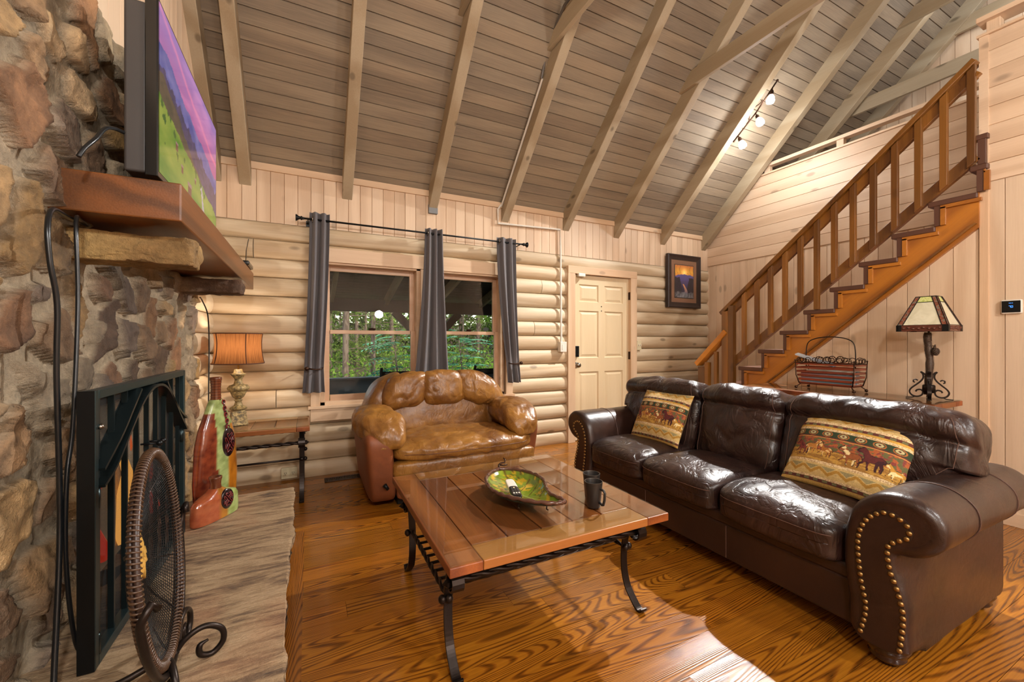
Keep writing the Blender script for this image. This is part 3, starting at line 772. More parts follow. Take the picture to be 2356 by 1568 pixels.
curtain('curtain', 'left charcoal curtain, held by a bronze tieback beside the lamp', (.012, .175), (-.03, .125), (-.045, .135), 2.36, .985, .775, 2.5, .030)
curtain('curtain', 'middle charcoal curtain hanging loose between the two windows', (1.035, 1.215), (.90, 1.30), (.86, 1.34), 2.345, .60, .60, 3.0, .034)
curtain('curtain', 'right charcoal curtain, held by a bronze tieback beside the conduit', (1.812, 2.045), (1.925, 2.085), (1.945, 2.105), 2.345, 1.0, .775, 2.5, .030)
for x, s_, lb in ((-.01, 1, 'bronze curtain tieback hook on the left curtain'), (2.075, -1, 'bronze curtain tieback hook on the right curtain')):
    t = thing('curtain_tieback', lb, 'tieback', (x, YR, .985))
    k = MB(); k.tube([(x, YW - .03, .99), (x, YR - .04, .992), (x + s_ * .02, YR - .062, .99), (x + s_ * .07, YR - .066, .982), (x + s_ * .115, YR - .05, .985), (x + s_ * .13, YR - .02, .995)], [.007, .007, .008, .007, .006, .005], 10); k.build('arm', M['bronze'], t, smooth=True)
    k = MB(); ellip(k, (x, YR - .066, .992), (.018, .014, .018)); k.build('knob', M['bronze'], t, smooth=True)

# ------------------------------------------------------------------ staircase
st = thing('staircase', 'amber stained staircase with dark brown treads climbing the plank wall', 'staircase', (XS, 3.2, 0))
NN = 13
nose = [(NY0 - RUN * (i - 3), NZ0 + RISE * (i - 3)) for i in range(NN)]   # i=3 is the lowest visible nose
nose = [(y, z) for y, z in nose if z > .05]
nose = [(y, z) for y, z in nose if y > 1.0]
nose[-1] = (nose[-1][0], nose[-1][1])
k = MB(); k.rt()
def sbot(y): return max(0.0, 2.026 - (y - 1.105) * .857 - .012)
ys = [(nose[i][0] - .035, (nose[i + 1][0] - .035) if i + 1 < len(nose) else 1.096, nose[i][1] - .04) for i in range(len(nose))]
for (ya, yb, zt_) in ys:
    m_ = 4
    for q_ in range(m_):
        a = ya + (yb - ya) * q_ / m_; c = ya + (yb - ya) * (q_ + 1) / m_
        za, zb_ = min(sbot(a), zt_ - .01), min(sbot(c), zt_ - .01)
        k.add([(XS - .032, a, za), (XS - .032, c, zb_), (XS - .032, c, zt_), (XS - .032, a, zt_), (XS + .004, a, za), (XS + .004, c, zb_), (XS + .004, c, zt_), (XS + .004, a, zt_)],
              [(0, 3, 2, 1), (3, 7, 6, 2), (0, 1, 5, 4), (0, 4, 7, 3), (1, 2, 6, 5), (4, 5, 6, 7)])
k.build('stringer', M['stair'], st)
k = MB(); k.beam((XS - .036, 3.40, .085), (XS - .036, 1.108, 2.05), .012, .03, (1, 0, 0)); k.build('stringer_trim', M['rail'], st)
for i, (y, z) in enumerate(nose):
    yn = (nose[i + 1][0] - .03) if i + 1 < len(nose) else 1.06
    k = MB(); k.box(XS - .05, yn - .01, z - .04, XR - .016, y, z); k.build('tread', M['tread'], st, bevel=.008, seg=3)
    k = MB(); k.box(XS - .045, y - .068, z - RISE, XR - .016, y - .034, z - .039); k.build('riser', M['tread'], st, bevel=.002)
    k = MB(); k.box(XS - .050, y - .098, z - RISE + .0, XS - .03, y - .068, z - .052); k.box(XS - .05, y - .068, z - .066, XS - .03, max(yn - .03, 1.06), z - .040); k.build('moulding', M['stair'], st, bevel=.002)
# top riser end
yt, zt = nose[-1]
k = MB(); k.box(XS - .045, 1.06, zt, XS + .0, 1.10, zt + .19); k.box(XS - .05, 1.05, zt + .17, XS, 1.14, zt + .205); k.build('tread', M['tread'], st, bevel=.003)

br = thing('stair_railing', 'long amber stained handrail and balusters rising along the stairs', 'railing', (XS, 3.0, .0))
xr2 = XS - .03
def topz(y): return 1.581 + (3.031 - y) * (3.193 - 1.581) / (3.031 - 1.113)
def lowz(y): return .937 + (2.962 - y) * (2.486 - .937) / (2.962 - 1.113)
k = MB(); k.rt(); k.beam((xr2, 3.06, topz(3.06) - .02), (xr2, 1.105, topz(1.105) - .02), .10, .04); k.build('handrail', M['rail'], br, bevel=.006)
k = MB(); k.rt(); k.beam((xr2 + .005, 3.0, topz(3.0) - .085), (xr2 + .005, 1.108, topz(1.108) - .085), .04, .085); k.build('upper_rail', M['rail'], br, bevel=.003)
k = MB(); k.rt(); k.beam((xr2 + .005, 2.99, lowz(2.99) + .03), (xr2 + .005, 1.108, lowz(1.108) + .03), .04, .08); k.build('lower_rail', M['rail'], br, bevel=.003)
BY = [2.786 - .1385 * i for i in range(13)]
for i, y in enumerate(BY):
    zb = lowz(y) - .02
    if i == 5: zb = [z for (a, z) in nose if a > y][-1]
    k = MB(); k.rt(); zt_ = topz(y) - .055; sl_ = (3.193 - 1.581) / (3.031 - 1.113); w_ = .021
    o_ = [(y + w_, zb + (0 if i == 5 else -w_ * sl_)), (y - w_, zb + (0 if i == 5 else w_ * sl_)), (y - w_, zt_ + w_ * sl_), (y + w_, zt_ - w_ * sl_)]
    k.prism(o_, lambda a, c: (xr2 - .045, a, c), lambda a, c: (xr2 - .012, a, c)); k.build('baluster', M['rail'], br, bevel=.003)
k = MB(); k.rt().box(xr2 - .06, 2.955, .0, xr2 + .03, 3.03, topz(3.0) - .05); k.rt().box(xr2 - .055, 2.895, .40, xr2 - .0, 2.955, topz(2.93) - .05); k.build('newel_post', M['rail'], br, bevel=.003)
sr = thing('short_railing', 'short low rail with bright amber cap at the foot of the stairs', 'railing', (XS, 3.3, 0))
capm = wood('honey_stained_cap', C('#d08a2c'), C('#a86518'), 'y', 4, 2.4, .1, .35, (.1, .9), .05, .3, coat=.3, fiber=.25)
k = MB(); k.rt(); k.beam((xr2 - .02, 3.36, .955), (xr2 - .02, 2.98, 1.335), .11, .055); k.build('handrail', capm, sr, bevel=.005)
k = MB(); k.rt().box(xr2 - .05, 3.255, 0, xr2 + .02, 3.345, .93); k.rt().box(xr2 - .055, 3.205, 0, xr2 - .0, 3.253, .985); k.build('post', M['rail'], sr, bevel=.003)
k = MB(); k.rt().box(xr2 - .045, 3.10, 0, xr2 - .005, 3.14, 1.11); k.build('baluster', M['rail'], sr, bevel=.003)

# loft rails
lr = thing('loft_railing', 'pale loft rail on short posts above the level boards, behind the stair rail', 'railing', (XR, 2.0, 3.39))
k = MB(); k.rt().box(XR - .02, YB + .1, 3.475, XR + .07, 3.31, 3.515); k.build('handrail', M['plankh'], lr, bevel=.004)
for y in (3.26, 2.45, 1.64, .83):
    k = MB(); k.rt().box(XR - .005, y - .035, 3.395, XR + .055, y + .035, 3.475); k.build('post', M['plank'], lr, bevel=.003)
lr = thing('loft_railing', 'pale loft rail cap on a short post at the top right, over the guard wall', 'railing', (XS, .5, 3.35))
k = MB(); k.rt().box(XS - .04, YB + .1, 3.435, XS + .10, 1.11, 3.47); k.build('handrail', M['plankh'], lr, bevel=.005)
for y in (1.04, .2, -.6):
    k = MB(); k.rt().box(XS, y - .035, 3.352, XS + .07, y + .03, 3.435); k.build('post', M['plank'], lr, bevel=.003)

# ------------------------------------------------------------------ stone fireplace
XF = -.692
def stones(Y, Z, cy=.20, cz=.165, seed=3):
    wy = Y + .05 * fbm(Y * 3.2, Z * 3.2, o=3, seed=21); wz = Z + .045 * fbm(Y * 3.2 + 9, Z * 3.2, o=3, seed=22)
    # taller stones just above the opening, larger ones high up
    gi = np.floor(wz / cz); sh = (gi % 2) * .5
    a = wy / cy; c = wz / cz; ia = np.floor(a); ic = np.floor(c)
    F1 = np.full(Y.shape, 9.); F2 = F1.copy(); I1 = np.zeros(Y.shape); J1 = I1.copy(); PX = I1.copy(); PY = I1.copy()
    for di in (-2, -1, 0, 1, 2):
        for dj in (-2, -1, 0, 1, 2):
            i = ia + di; j = ic + dj
            px = i + .5 + (hsh(i, j, i * 0, seed) - .5) * .95 + (j % 2) * .3; py = j + .5 + (hsh(i, j, i * 0, seed + 1) - .5) * .8
            w_ = .75 + .6 * hsh(i, j, i * 0, seed + 2)
            dx = np.abs(a - px) * cy; dz = np.abs(c - py) * cz
            d = (np.maximum(dx, dz) * .72 + (dx + dz) * .28) / w_
            up = d < F1; F2 = np.where(up, F1, np.minimum(F2, d)); F1 = np.where(up, d, F1)
            I1 = np.where(up, i, I1); J1 = np.where(up, j, J1); PX = np.where(up, a - px, PX); PY = np.where(up, c - py, PY)
    e = F2 - F1; m = np.clip((e - .020 - .030 * hsh(I1, J1, I1 * 0, seed + 7) + .010 * fbm(Y * 22, Z * 22, o=3, seed=29)) / .009, 0, 1); m = m * m * (3 - 2 * m)
    r = [hsh(I1, J1, I1 * 0, seed + 10 + q) for q in range(6)]
    h = .012 + .026 * r[0] + (r[1] - .5) * PX * .045 + (r[2] - .5) * PY * .04 + .010 * np.round(2 * fbm(Y * 7 + r[3] * 30, Z * 7, o=2, seed=37)) / 2
    ch = fbm(Y * 14, Z * 14, o=5, seed=31); rg = 1 - np.abs(fbm(Y * 6 + r[3] * 9, Z * 6, o=3, seed=33)) * 2
    disp = m * (h + .013 * ch + .010 * rg) + (1 - m) * .004 * fbm(Y * 30, Z * 30, o=3, seed=35)
    pal = np.array([C('#ab8a5e'), C('#8e7050'), C('#a6824f'), C('#887462'), C('#765c44'), C('#9c8a70'), C('#8d6646'), C('#b09470')])
    base = pal[(r[4] * 7.99).astype(int)] * (.75 + .45 * r[5])[:, None]
    n1 = fbm(Y * 9 + r[3] * 20, Z * 9, o=5, seed=41); n2 = fbm(Y * 34, Z * 34, o=3, seed=43)
    base = base * (1 + .55 * n1 + .30 * n2)[:, None] + np.clip(fbm(Y * 5, Z * 5 + 3, o=3, seed=47) - .15, 0, 1)[:, None] * np.array([.14, .07, .0])
    # dark soot-brown stones above the firebox
    soot = np.exp(-((Y - 2.15) / .75) ** 4) * np.clip((1.75 - Z) / .2, 0, 1) * np.clip((Z - .9) / .15, 0, 1)
    base = base * (1 - .60 * soot)[:, None] + soot[:, None] * np.array([.012, .005, .003])
    mort = np.array(C('#96866e')) * (1 + .25 * fbm(Y * 25, Z * 25, o=3, seed=51))[:, None]
    col = base * m[:, None] + mort * (1 - m)[:, None]
    return disp, np.clip(col, .004, .9)
stone_m, nt, bs = new_mat('rubble_stone'); g = G(nt); co = g.coord()
n = g.noise(co, 45, 6, .7); n3 = g.noise(co, 9, 4, .6, 1.0)
g.L(g.mix(1.0, g.attr('Col'), g.ramp(g.math('ADD', g.math('MULTIPLY', n, .6), g.math('MULTIPLY', n3, .4)), [(.3, .55), (.7, 1.35)]), 'MULTIPLY'), bs.inputs['Base Color'])
bs.inputs['Roughness'].default_value = .78; g.L(g.bump(g.math('ADD', n, g.math('MULTIPLY', g.noise(co, 140, 4, .7), .5)), .9, .012), bs.inputs['Normal'])
fp = thing('stone_fireplace', 'rubble stone chimney breast with raised stone hearth', 'fireplace', (XF, 2.0, 0))
FB = (1.93, 2.86, .30, 1.0)
k = MB(); ny, nz = 300, 290; Y0_, Y1_, Z0_, Z1_ = 1.0, 3.57, .2, 2.46
yy, zz = np.meshgrid(np.linspace(Y0_, Y1_, ny), np.linspace(Z0_, Z1_, nz)); yf_ = yy.ravel(); zf_ = zz.ravel()
dd, cc = stones(yf_, zf_)
ed = np.clip((Y1_ - yf_) / .03, 0, 1) ** .5; topd = np.clip((Z1_ - zf_) / .03, 0, 1) ** .5
X_ = XF - .02 + dd * ed * topd - (1 - ed) * .03
V_ = np.stack([X_, yf_ - (1 - ed) * 0 + .012 * fbm(zf_ * 6, zf_ * 0, o=2) * (yf_ > Y1_ - .05), zf_ + .02 * fbm(yf_ * 5, yf_ * 0 + 3, o=3) * (zf_ > Z1_ - .05)], 1)
F_ = []
for j in range(nz - 1):
    for i in range(ny - 1):
        yc = Y0_ + (Y1_ - Y0_) * (i + .5) / (ny - 1); zc2 = Z0_ + (Z1_ - Z0_) * (j + .5) / (nz - 1)
        if FB[0] < yc < FB[1] and FB[2] - .1 < zc2 < FB[3]: continue
        q = j * ny + i; F_.append((q, q + 1, q + ny + 1, q + ny))
k.add(V_, F_, cc)
# return face towards the log wall
nz2, nx2 = 220, 14
def sidef(u, v):
    z = Z0_ + (Z1_ - Z0_) * v; d, c = stones(Y1_ + .3 + u * .1, z, seed=8); return XF - .045 - .25 * u + 0 * d, Y1_ - .002 + d * .5 * np.clip(u * 6, 0, 1), z
k.grid(nx2, nz2, sidef, lambda u, v: stones(Y1_ + .3 + u * .1, Z0_ + (Z1_ - Z0_) * v, seed=8)[1], flip=True)
tp = lambda u, v: (XF - .03 - .1 * u, Y0_ + (Y1_ - Y0_) * v, np.full_like(u, Z1_ - .01)); k.grid(4, 60, tp, lambda u, v: np.tile(np.array(C('#8c7c66')), (len(u), 1)))
k.build('chimney_breast', stone_m, fp, smooth=True)
# nearer, unseen stretch of the same chimney in coarser mesh
k = MB()
def cf(u, v): return stones(-.6 + 1.6 * u, .2 + 2.26 * v)[1]
k.grid(90, 130, lambda u, v: (XF - .02 + stones(-.6 + 1.6 * u, .2 + 2.26 * v)[0], -.6 + 1.6 * u, .2 + 2.26 * v), cf); k.build('chimney_breast', stone_m, fp, smooth=True)
# firebox
k = MB(); y0, y1, z0, z1 = FB; xb = XF - .40; xe = XF + .02
k.add([(xe, y0, z0), (xe, y1, z0), (xe, y1, z1), (xe, y0, z1), (xb, y0 + .08, z0), (xb, y1 - .08, z0), (xb, y1 - .08, z1), (xb, y0 + .08, z1)], [(0, 1, 5, 4), (1, 2, 6, 5), (2, 3, 7, 6), (3, 0, 4, 7), (4, 5, 6, 7)])
k.build('firebox', plain('sooty_firebrick', C('#2a2320'), .9, 0, .3, 15), fp)
logm = plain('charred_log', C('#3a2a20'), .9, 0, .4, 20, .5, 40)
for i in range(6):
    k = MB(); yy_ = 2.12 + .12 * i; k.tube([(XF - .22 + .05 * math.sin(i * 3 + q), yy_ + (q - 2) * .06, .36 + .05 * (i % 2) + .008 * q) for q in range(6)], [.035, .045, .042, .045, .04, .03], 9); k.build('fire_log', logm, fp, smooth=True)
flm = emis('orange_flame', C('#f0641c'), 1.5); fly = emis('yellow_flame', C('#ffb050'), 1.9); flr = emis('red_flame', C('#d8341c'), 1.0)
for i in range(9):
    fy = 2.12 + .085 * i; fh = (.30, .52, .40, .62, .26, .45, .58, .34)[i % 8]; fm = (flm, flr, flm, fly, flr, flm)[i % 6]; xo = (-.02, .05, .0, .08)[i % 4]
    k = MB(); pts = [(XF - .12 + xo + .02 * math.sin(q * 1.2 + i), fy + .025 * math.sin(q * .9 + i * 2), .34 + fh * q / 8) for q in range(9)]
    k.tube(pts, [.014, .024, .028, .025, .020, .015, .010, .005, .001], 8); k.build('flame', fm, fp, smooth=True)
# hearth
hearth_m, nt, bs = new_mat('hearth_sandstone'); g = G(nt); co = g.coord()
rp_ = g.mapping(co, (.8, 3.2, 3), (0, 0, math.radians(-24))); n = g.noise(rp_, 3.2, 8, .68, .8); n2 = g.noise(g.mapping(co, (1.5, 9, 9), (0, 0, math.radians(-24))), 5, 6, .7, .4)
col = g.ramp(g.math('ADD', g.math('MULTIPLY', n, .55), g.math('MULTIPLY', n2, .45)), [(.36, C('#43342a')), (.45, C('#775f47')), (.50, C('#93795a')), (.57, C('#a98f6e')), (.66, C('#84694f'))])
rd = g.ramp(g.noise(co, 2.3, 3, .6), [(.55, 0.0), (.75, .5)]); col = g.mix(rd, col, C('#a06a48'))
g.L(col, bs.inputs['Base Color']); bs.inputs['Roughness'].default_value = .7; g.L(g.bump(g.math('ADD', n2, g.math('MULTIPLY', g.noise(co, 60, 6, .7), .6)), .8, .012), bs.inputs['Normal'])
k = MB()
def hs(u, v):
    y = -.6 + 3.553 * v; x = -.76 + (.76 - .083 + (2.953 - y) * .0203) * u
    x = x + (u > .98) * (.014 * fbm(y * 11, y * 0, o=4, seed=61) + .010 * np.sin(y * 3)); y = y + (v > .995) * .008 * fbm(x * 14, x * 0 + 2, o=3, seed=62)
    return x, y, .300 + .004 * fbm(x * 7, y * 7, o=4, seed=63) - (u > .99) * .004
k.grid(90, 260, hs)
nn = 330
def hedge(u, v):
    y = -.6 + 3.553 * u; x = -.083 + (2.953 - y) * .0203 + .014 * fbm(y * 11, y * 0, o=4, seed=61) + .010 * np.sin(y * 3) - .012 * v + .010 * fbm(y * 20, v * 3, o=3, seed=64); return x, y, .297 - .06 * v
k.grid(nn, 8, hedge, flip=True)
k.grid(60, 8, lambda u, v: (-.083 - .637 * u, 2.953 + .008 * fbm((-.083 - .637 * u) * 14, u * 0 + 2, o=3, seed=62) + .006 * fbm(u * 30, v * 4, seed=3), .297 - .06 * v), flip=True)
k.add([(-.72, -.6, .238), (-.095, -.6, .238), (-.095, 2.95, .238), (-.72, 2.95, .238)], [(0, 3, 2, 1)])
k.build('hearth_slab', hearth_m, fp, smooth=True, sharp=50)
k = MB()
k.grid(180, 30, lambda u, v: (-.20 + stones(-.6 + 3.48 * u, .24 * v, .2, .12)[0] * .8, -.6 + 3.48 * u, .24 * v), lambda u, v: stones(-.6 + 3.48 * u, .24 * v, .2, .12)[1])
k.grid(40, 20, lambda u, v: (-.19 - .55 * u, 2.86 + stones(u * .6 + 5, .24 * v, .2, .12)[0] * .8, .24 * v), lambda u, v: stones(u * .6 + 5, .24 * v, .2, .12)[1])
k.build('hearth_base', stone_m, fp, smooth=True)
# corbel stones
def rock(mb, c, s, seed, n=40, amp=.016, kk=20, cols=None):
    V, F = cube_grid(n); f = cush_map(c=(0, 0, 0), s=s, k=kk); P_ = f(V)
    d = P_ / (np.linalg.norm(P_ / np.array(s), axis=1, keepdims=True) + 1e-9); d = d / (np.linalg.norm(d, axis=1, keepdims=True) + 1e-9)
    nz_ = fbm(P_[:, 0] * 16 + seed, P_[:, 1] * 16, P_[:, 2] * 16, 4, seed) + .9 * np.round(fbm(P_[:, 0] * 11 + seed, P_[:, 1] * 11, P_[:, 2] * 11, 3, seed + 5) * 3) / 3
    P_ = P_ + d * (nz_ * amp)[:, None] + np.array(c)
    cl = np.array(cols[0]) * (1 + .5 * fbm(P_[:, 0] * 8, P_[:, 1] * 8, P_[:, 2] * 14, 4, seed))[:, None]; mm = np.clip(fbm(P_[:, 0] * 6, P_[:, 1] * 6, P_[:, 2] * 6, 3, seed + 2) * 2, 0, 1)[:, None]
    mb.add(P_, F, np.clip(cl * (1 - mm) + np.array(cols[1]) * mm, 0, 1))
k = MB(); rock(k, (-.56, 1.93, 1.555), (.36, .14, .10), 3, cols=(C('#8c6d42'), C('#b3935c'))); k.build('corbel', stone_m, fp, smooth=True)['label'] = 'golden brown corbel stone under the near end of the mantel'
k = MB(); rock(k, (-.56, 3.17, 1.575), (.36, .15, .09), 8, cols=(C('#5c4330'), C('#7f6244'))); k.build('corbel', stone_m, fp, smooth=True)['label'] = 'darker corbel stone under the far end of the mantel'

# mantel
k = MB(); k.rt().box(-.74, 1.745, 1.635, -.385, 3.80, 1.765); o = k.build('mantel_beam', M['mantel'], bevel=.005); tag(o, 'thick dark stained timber mantel under the television', 'mantel')
# television
t = thing('television', 'flat television showing a green alpine valley, standing on the mantel', 'television', (-.50, 2.2, 1.766))
TY0, TY1, TZ0, TZ1, TX = 1.775, 2.76, 1.80, 2.40, -.455
k = MB(); k.box(TX - .035, TY0, TZ0 - .012, TX, TY1, TZ1); k.build('bezel', M['tvframe'], t, bevel=.003)
k = MB(); k.box(TX - .095, TY0 + .02, TZ0 - .0, TX - .034, TY1 - .02, TZ1 - .02); k.build('back_housing', M['tvback'], t, bevel=.008, seg=3)
for y in (TY0 + .16, TY1 - .16):
    k = MB(); k.box(TX - .09, y - .012, TZ0 - .034, TX + .03, y + .012, TZ0 - .022); k.box(TX - .03, y - .012, TZ0 - .03, TX - .01, y + .012, TZ0 - .005); k.build('foot', M['tvframe'], t, bevel=.003)
def tvart(u, v):
    c = lerp(C('#d85c9a'), C('#b48ad6'), np.clip((v - .45) * 1.9, 0, 1)); c = lerp(C('#dfa0c8'), (1, 1, 1), np.zeros_like(u)) * .0 + c
    st_ = fbm(u * 2.2 + v * 3, v * 9 - u * 4, o=3, seed=71); c = c + np.clip(st_, 0, 1)[:, None] * np.array([.5, .16, .18]); c = c + (np.exp(-((v - .97 + .33 * u + .03 * fbm(u * 5, v * 3, seed=79)) / .02) ** 2) * .6)[:, None] * np.array([.7, .12, .0])
    c = np.clip(c, 0, 1)
    r1 = v < .80 - .30 * u + .05 * fbm(u * 7, u * 0, o=4, seed=72); c[r1] = lerp(C('#4f58a8'), C('#8a86c8'), np.clip(fbm(u * 9, v * 9, o=3) + .4, 0, 1))[r1]
    r2 = v < .66 - .28 * u + .06 * fbm(u * 22, u * 0, o=4, seed=73); c[r2] = lerp(C('#33385c'), C('#55497a'), np.clip(fbm(u * 30, v * 30) + .5, 0, 1))[r2]
    r3 = v < .62 - .55 * np.abs(u - .05) + .03 * fbm(u * 12, u * 0, o=3, seed=74); c[r3] = lerp(C('#4b4a3a'), C('#6d5a48'), np.clip(fbm(u * 16, v * 16) + .5, 0, 1))[r3]
    gsl = v < .46 - .28 * u + .03 * fbm(u * 9, v * 5, o=3, seed=75); c[gsl] = lerp(C('#4f8f22'), C('#a5b548'), np.clip(fbm(u * 4, v * 6, o=4, seed=76) * 1.1 + .55, 0, 1))[gsl]
    wv = gsl & (np.abs(u - .62 - .3 * (.3 - v)) < .02 + .02 * fbm(u * 30, v * 30)) & (v > .08); c[wv] = C('#cfc0c8')
    tr = gsl & (fbm(u * 30, v * 14, o=2, seed=77) > .42) & (v > .2); c[tr] = C('#3f6c28')
    for hu, hv, hw, hh in ((.22, .30, .015, .03), (.42, .12, .03, .05), (.30, .20, .015, .03), (.52, .24, .012, .02)):
        q = (np.abs(u - hu) < hw) & (np.abs(v - hv) < hh); c[q] = C('#7a4a42'); q = (np.abs(u - hu) < hw * 1.2) & (v > hv + hh * .4) & (v < hv + hh * .95); c[q] = C('#b08a86')
    return c
k = MB(); k.grid(220, 140, lambda u, v: (np.full_like(u, TX + .0008), TY0 + .012 + (TY1 - TY0 - .024) * u, TZ0 + .008 + (TZ1 - TZ0 - .018) * v), tvart); k.build('screen', M['tvscreen'], t)
# cable box on the mantel's far end
t = thing('set_top_box', 'small black box at the far end of the mantel with a thin cord', 'cable box', (-.43, 3.55, 1.766))
k = MB(); k.box(-.50, 3.42, 1.767, -.372, 3.66, 1.80); k.build('case', M['tvframe'], t, bevel=.010, seg=3)
k = MB(); k.tube([(-.43, 3.665, 1.79), (-.43, 3.74, 1.83), (-.44, 3.86, 1.95), (-.45, YW - .04, 2.09)], .003, 6); k.build('cord', M['cord'], t)
# cords
def cord(lb, pts, r=.006, sc=1.0):
    # smooth the path
    P_ = [Vector((p[0] * sc, p[1] * sc, 1.23 + (p[2] - 1.23) * sc)) for p in pts]; out = []
    for i in range(len(P_) - 1):
        p0 = P_[max(i - 1, 0)]; p1 = P_[i]; p2 = P_[i + 1]; p3 = P_[min(i + 2, len(P_) - 1)]
        for s_ in range(6):
            q = s_ / 6; out.append(.5 * ((2 * p1) + (p2 - p0) * q + (2 * p0 - 5 * p1 + 4 * p2 - p3) * q * q + (3 * p1 - p0 - 3 * p2 + p3) * q ** 3))
    out.append(P_[-1]); k = MB(); k.tube(out, r, 8); o = k.build('power_cord', M['cord'], smooth=True); tag(o, lb, 'cord'); return o
cord('black cord hanging down the stones from the near corner of the mantel', [(-.638, 1.80, 1.606), (-.629, 1.66, 1.592), (-.608, 1.52, 1.580), (-.595, 1.464, 1.522), (-.59, 1.462, 1.433), (-.585, 1.483, 1.325), (-.59, 1.493, 1.144), (-.59, 1.508, .833), (-.585, 1.493, .656), (-.57, 1.43, .387), (-.56, 1.40, .340)], .0065, 1.05)
cord('black cord hanging straight from under the mantel, just right of the other', [(-.64, 1.80, 1.604), (-.62, 1.70, 1.598), (-.60, 1.621, 1.568), (-.59, 1.604, 1.334), (-.58, 1.55, 1.0), (-.58, 1.518, .864), (-.58, 1.514, .634), (-.575, 1.55, .40), (-.56, 1.58, .342)], .0055, 1.05)
cord('short black cable curving from the back of the television to the mantel', [(-.60, 1.634, 1.768), (-.59, 1.645, 1.80), (-.575, 1.671, 1.842), (-.565, 1.72, 1.90), (-.55, 1.80, 1.925), (-.545, 1.86, 1.925)], .006)
cord('thin black cord running down the edge of the chimney behind the tall vase', [(-.60, 3.14, 1.50), (-.605, 3.22, 1.49), (-.60, 3.36, 1.40), (-.60, 3.40, 1.2), (-.60, 3.39, 1.0), (-.60, 3.38, .6), (-.6, 3.40, .01)], .004)

# fireplace screen
t = thing('fireplace_screen', 'black metal fireplace screen with arched double bars and a pair of doors', 'fireplace screen', (-.54, 2.0, .30))
SX = -.535; y0, y1, z0, z1 = 1.552, 2.495, .302, 1.090
k = MB()
k.box(SX - .030, y0, z0, SX, y0 + .024, z1); k.box(SX - .030, y1 - .024, z0, SX, y1, z1); k.box(SX - .030, y0 + .024, z1 - .026, SX, y1 - .024, z1); k.box(SX - .030, y0 + .024, z0, SX, y1 - .024, z0 + .03)
k.build('frame', M['screen_frame'], t, bevel=.002)
k = MB(); k.box(SX - .04, y0 + .03, z0 + .03, SX - .030, y0 + .04, z1 - .03)
for ya_ in (y0 - .002, y1 - .001):
    k = MB(); k.box(SX - .038, ya_, z0 - .0, SX - .001, ya_ + .003, z1); k.build('side_return', M['black'], t)
mesh_m, nt, bs = new_mat('fine_spark_mesh'); g = G(nt); co = g.coord(); s3 = g.sep(co)
wv_ = g.math('MAXIMUM', g.math('SINE', g.math('MULTIPLY', s3[1], 1900)), g.math('SINE', g.math('MULTIPLY', s3[2], 1900)))
al = g.ramp(wv_, [(.2, .22), (.9, .68)]); bs.inputs['Base Color'].default_value = (*C('#22292a'), 1); bs.inputs['Roughness'].default_value = .5; bs.inputs['Metallic'].default_value = .3; g.L(al, bs.inputs['Alpha'])
k = MB(); k.box(SX - .028, y0 + .02, z0 + .02, SX - .0265, y1 - .02, z1 - .02); k.build('spark_mesh', mesh_m, t)
for i in range(9):
    y = y0 + .055 + i * (y1 - y0 - .11) / 8
    k = MB(); k.box(SX - .025, y - .005, z0 + .03, SX - .010, y + .005, z1 - .026); k.build('bar', M['teal_sheen_metal'], t)
def arch(pts, w_=.014):
    P_ = [Vector((0, a, c)) for a, c in pts]; out = []
    for i in range(len(P_) - 1):
        p0 = P_[max(i - 1, 0)]; p1 = P_[i]; p2 = P_[i + 1]; p3 = P_[min(i + 2, len(P_) - 1)]
        for s_ in range(7):
            q = s_ / 7; out.append(.5 * ((2 * p1) + (p2 - p0) * q + (2 * p0 - 5 * p1 + 4 * p2 - p3) * q * q + (3 * p1 - p0 - 3 * p2 + p3) * q ** 3))
    out.append(P_[-1]); k = MB(); n_ = len(out); vs = []
    for i, p in enumerate(out):
        a = out[max(i - 1, 0)]; c = out[min(i + 1, n_ - 1)]; d = (c - a).normalized(); nn_ = Vector((0, -d.z, d.y)) * .0045
        for q, x in ((nn_, SX - .03), (nn_, SX + w_), (-nn_, SX + w_), (-nn_, SX - .03)): vs.append((x, p.y + q.y, p.z + q.z))
    fs = []
    for i in range(n_ - 1):
        for j in range(4): l = (j + 1) % 4; fs.append((i * 4 + j, i * 4 + l, i * 4 + 4 + l, i * 4 + 4 + j))
    fs += [(3, 2, 1, 0), tuple((n_ - 1) * 4 + q for q in range(4))]; k.add(vs, fs); k.build('arch_bar', M['teal_sheen_metal'], t)
arch([(1.574, .814), (1.659, .850), (1.789, .945), (1.90, 1.02), (2.02, 1.056), (2.14, 1.045), (2.251, .983), (2.35, .90), (2.47, .809)])
arch([(1.574, .862), (1.701, .935), (1.80, 1.01), (1.868, 1.062)]); arch([(2.16, 1.062), (2.283, .96), (2.38, .90), (2.47, .862)])
for y in (2.005, 2.05):
    k = MB(); k.tube([(SX - .03, y, .84), (SX + .02, y, .84)], .004, 8); ellip(k, (SX + .026, y, .84), (.011, .011, .011)); k.build('door_knob', M['black'], t, smooth=True)
for y in (y0 + .034, y1 - .03):
    for z in (.78, .36): k = MB(); k.tube([(SX - .01, y, z - .03), (SX - .01, y, z + .03)], .010, 10); k.build('hinge', M['teal_sheen_metal'], t, smooth=True)
k = MB(); ellip(k, (SX + .004, y0 + .022, .985), (.008, .008, .008)); k.build('screw', M['chrome'], t, smooth=True)

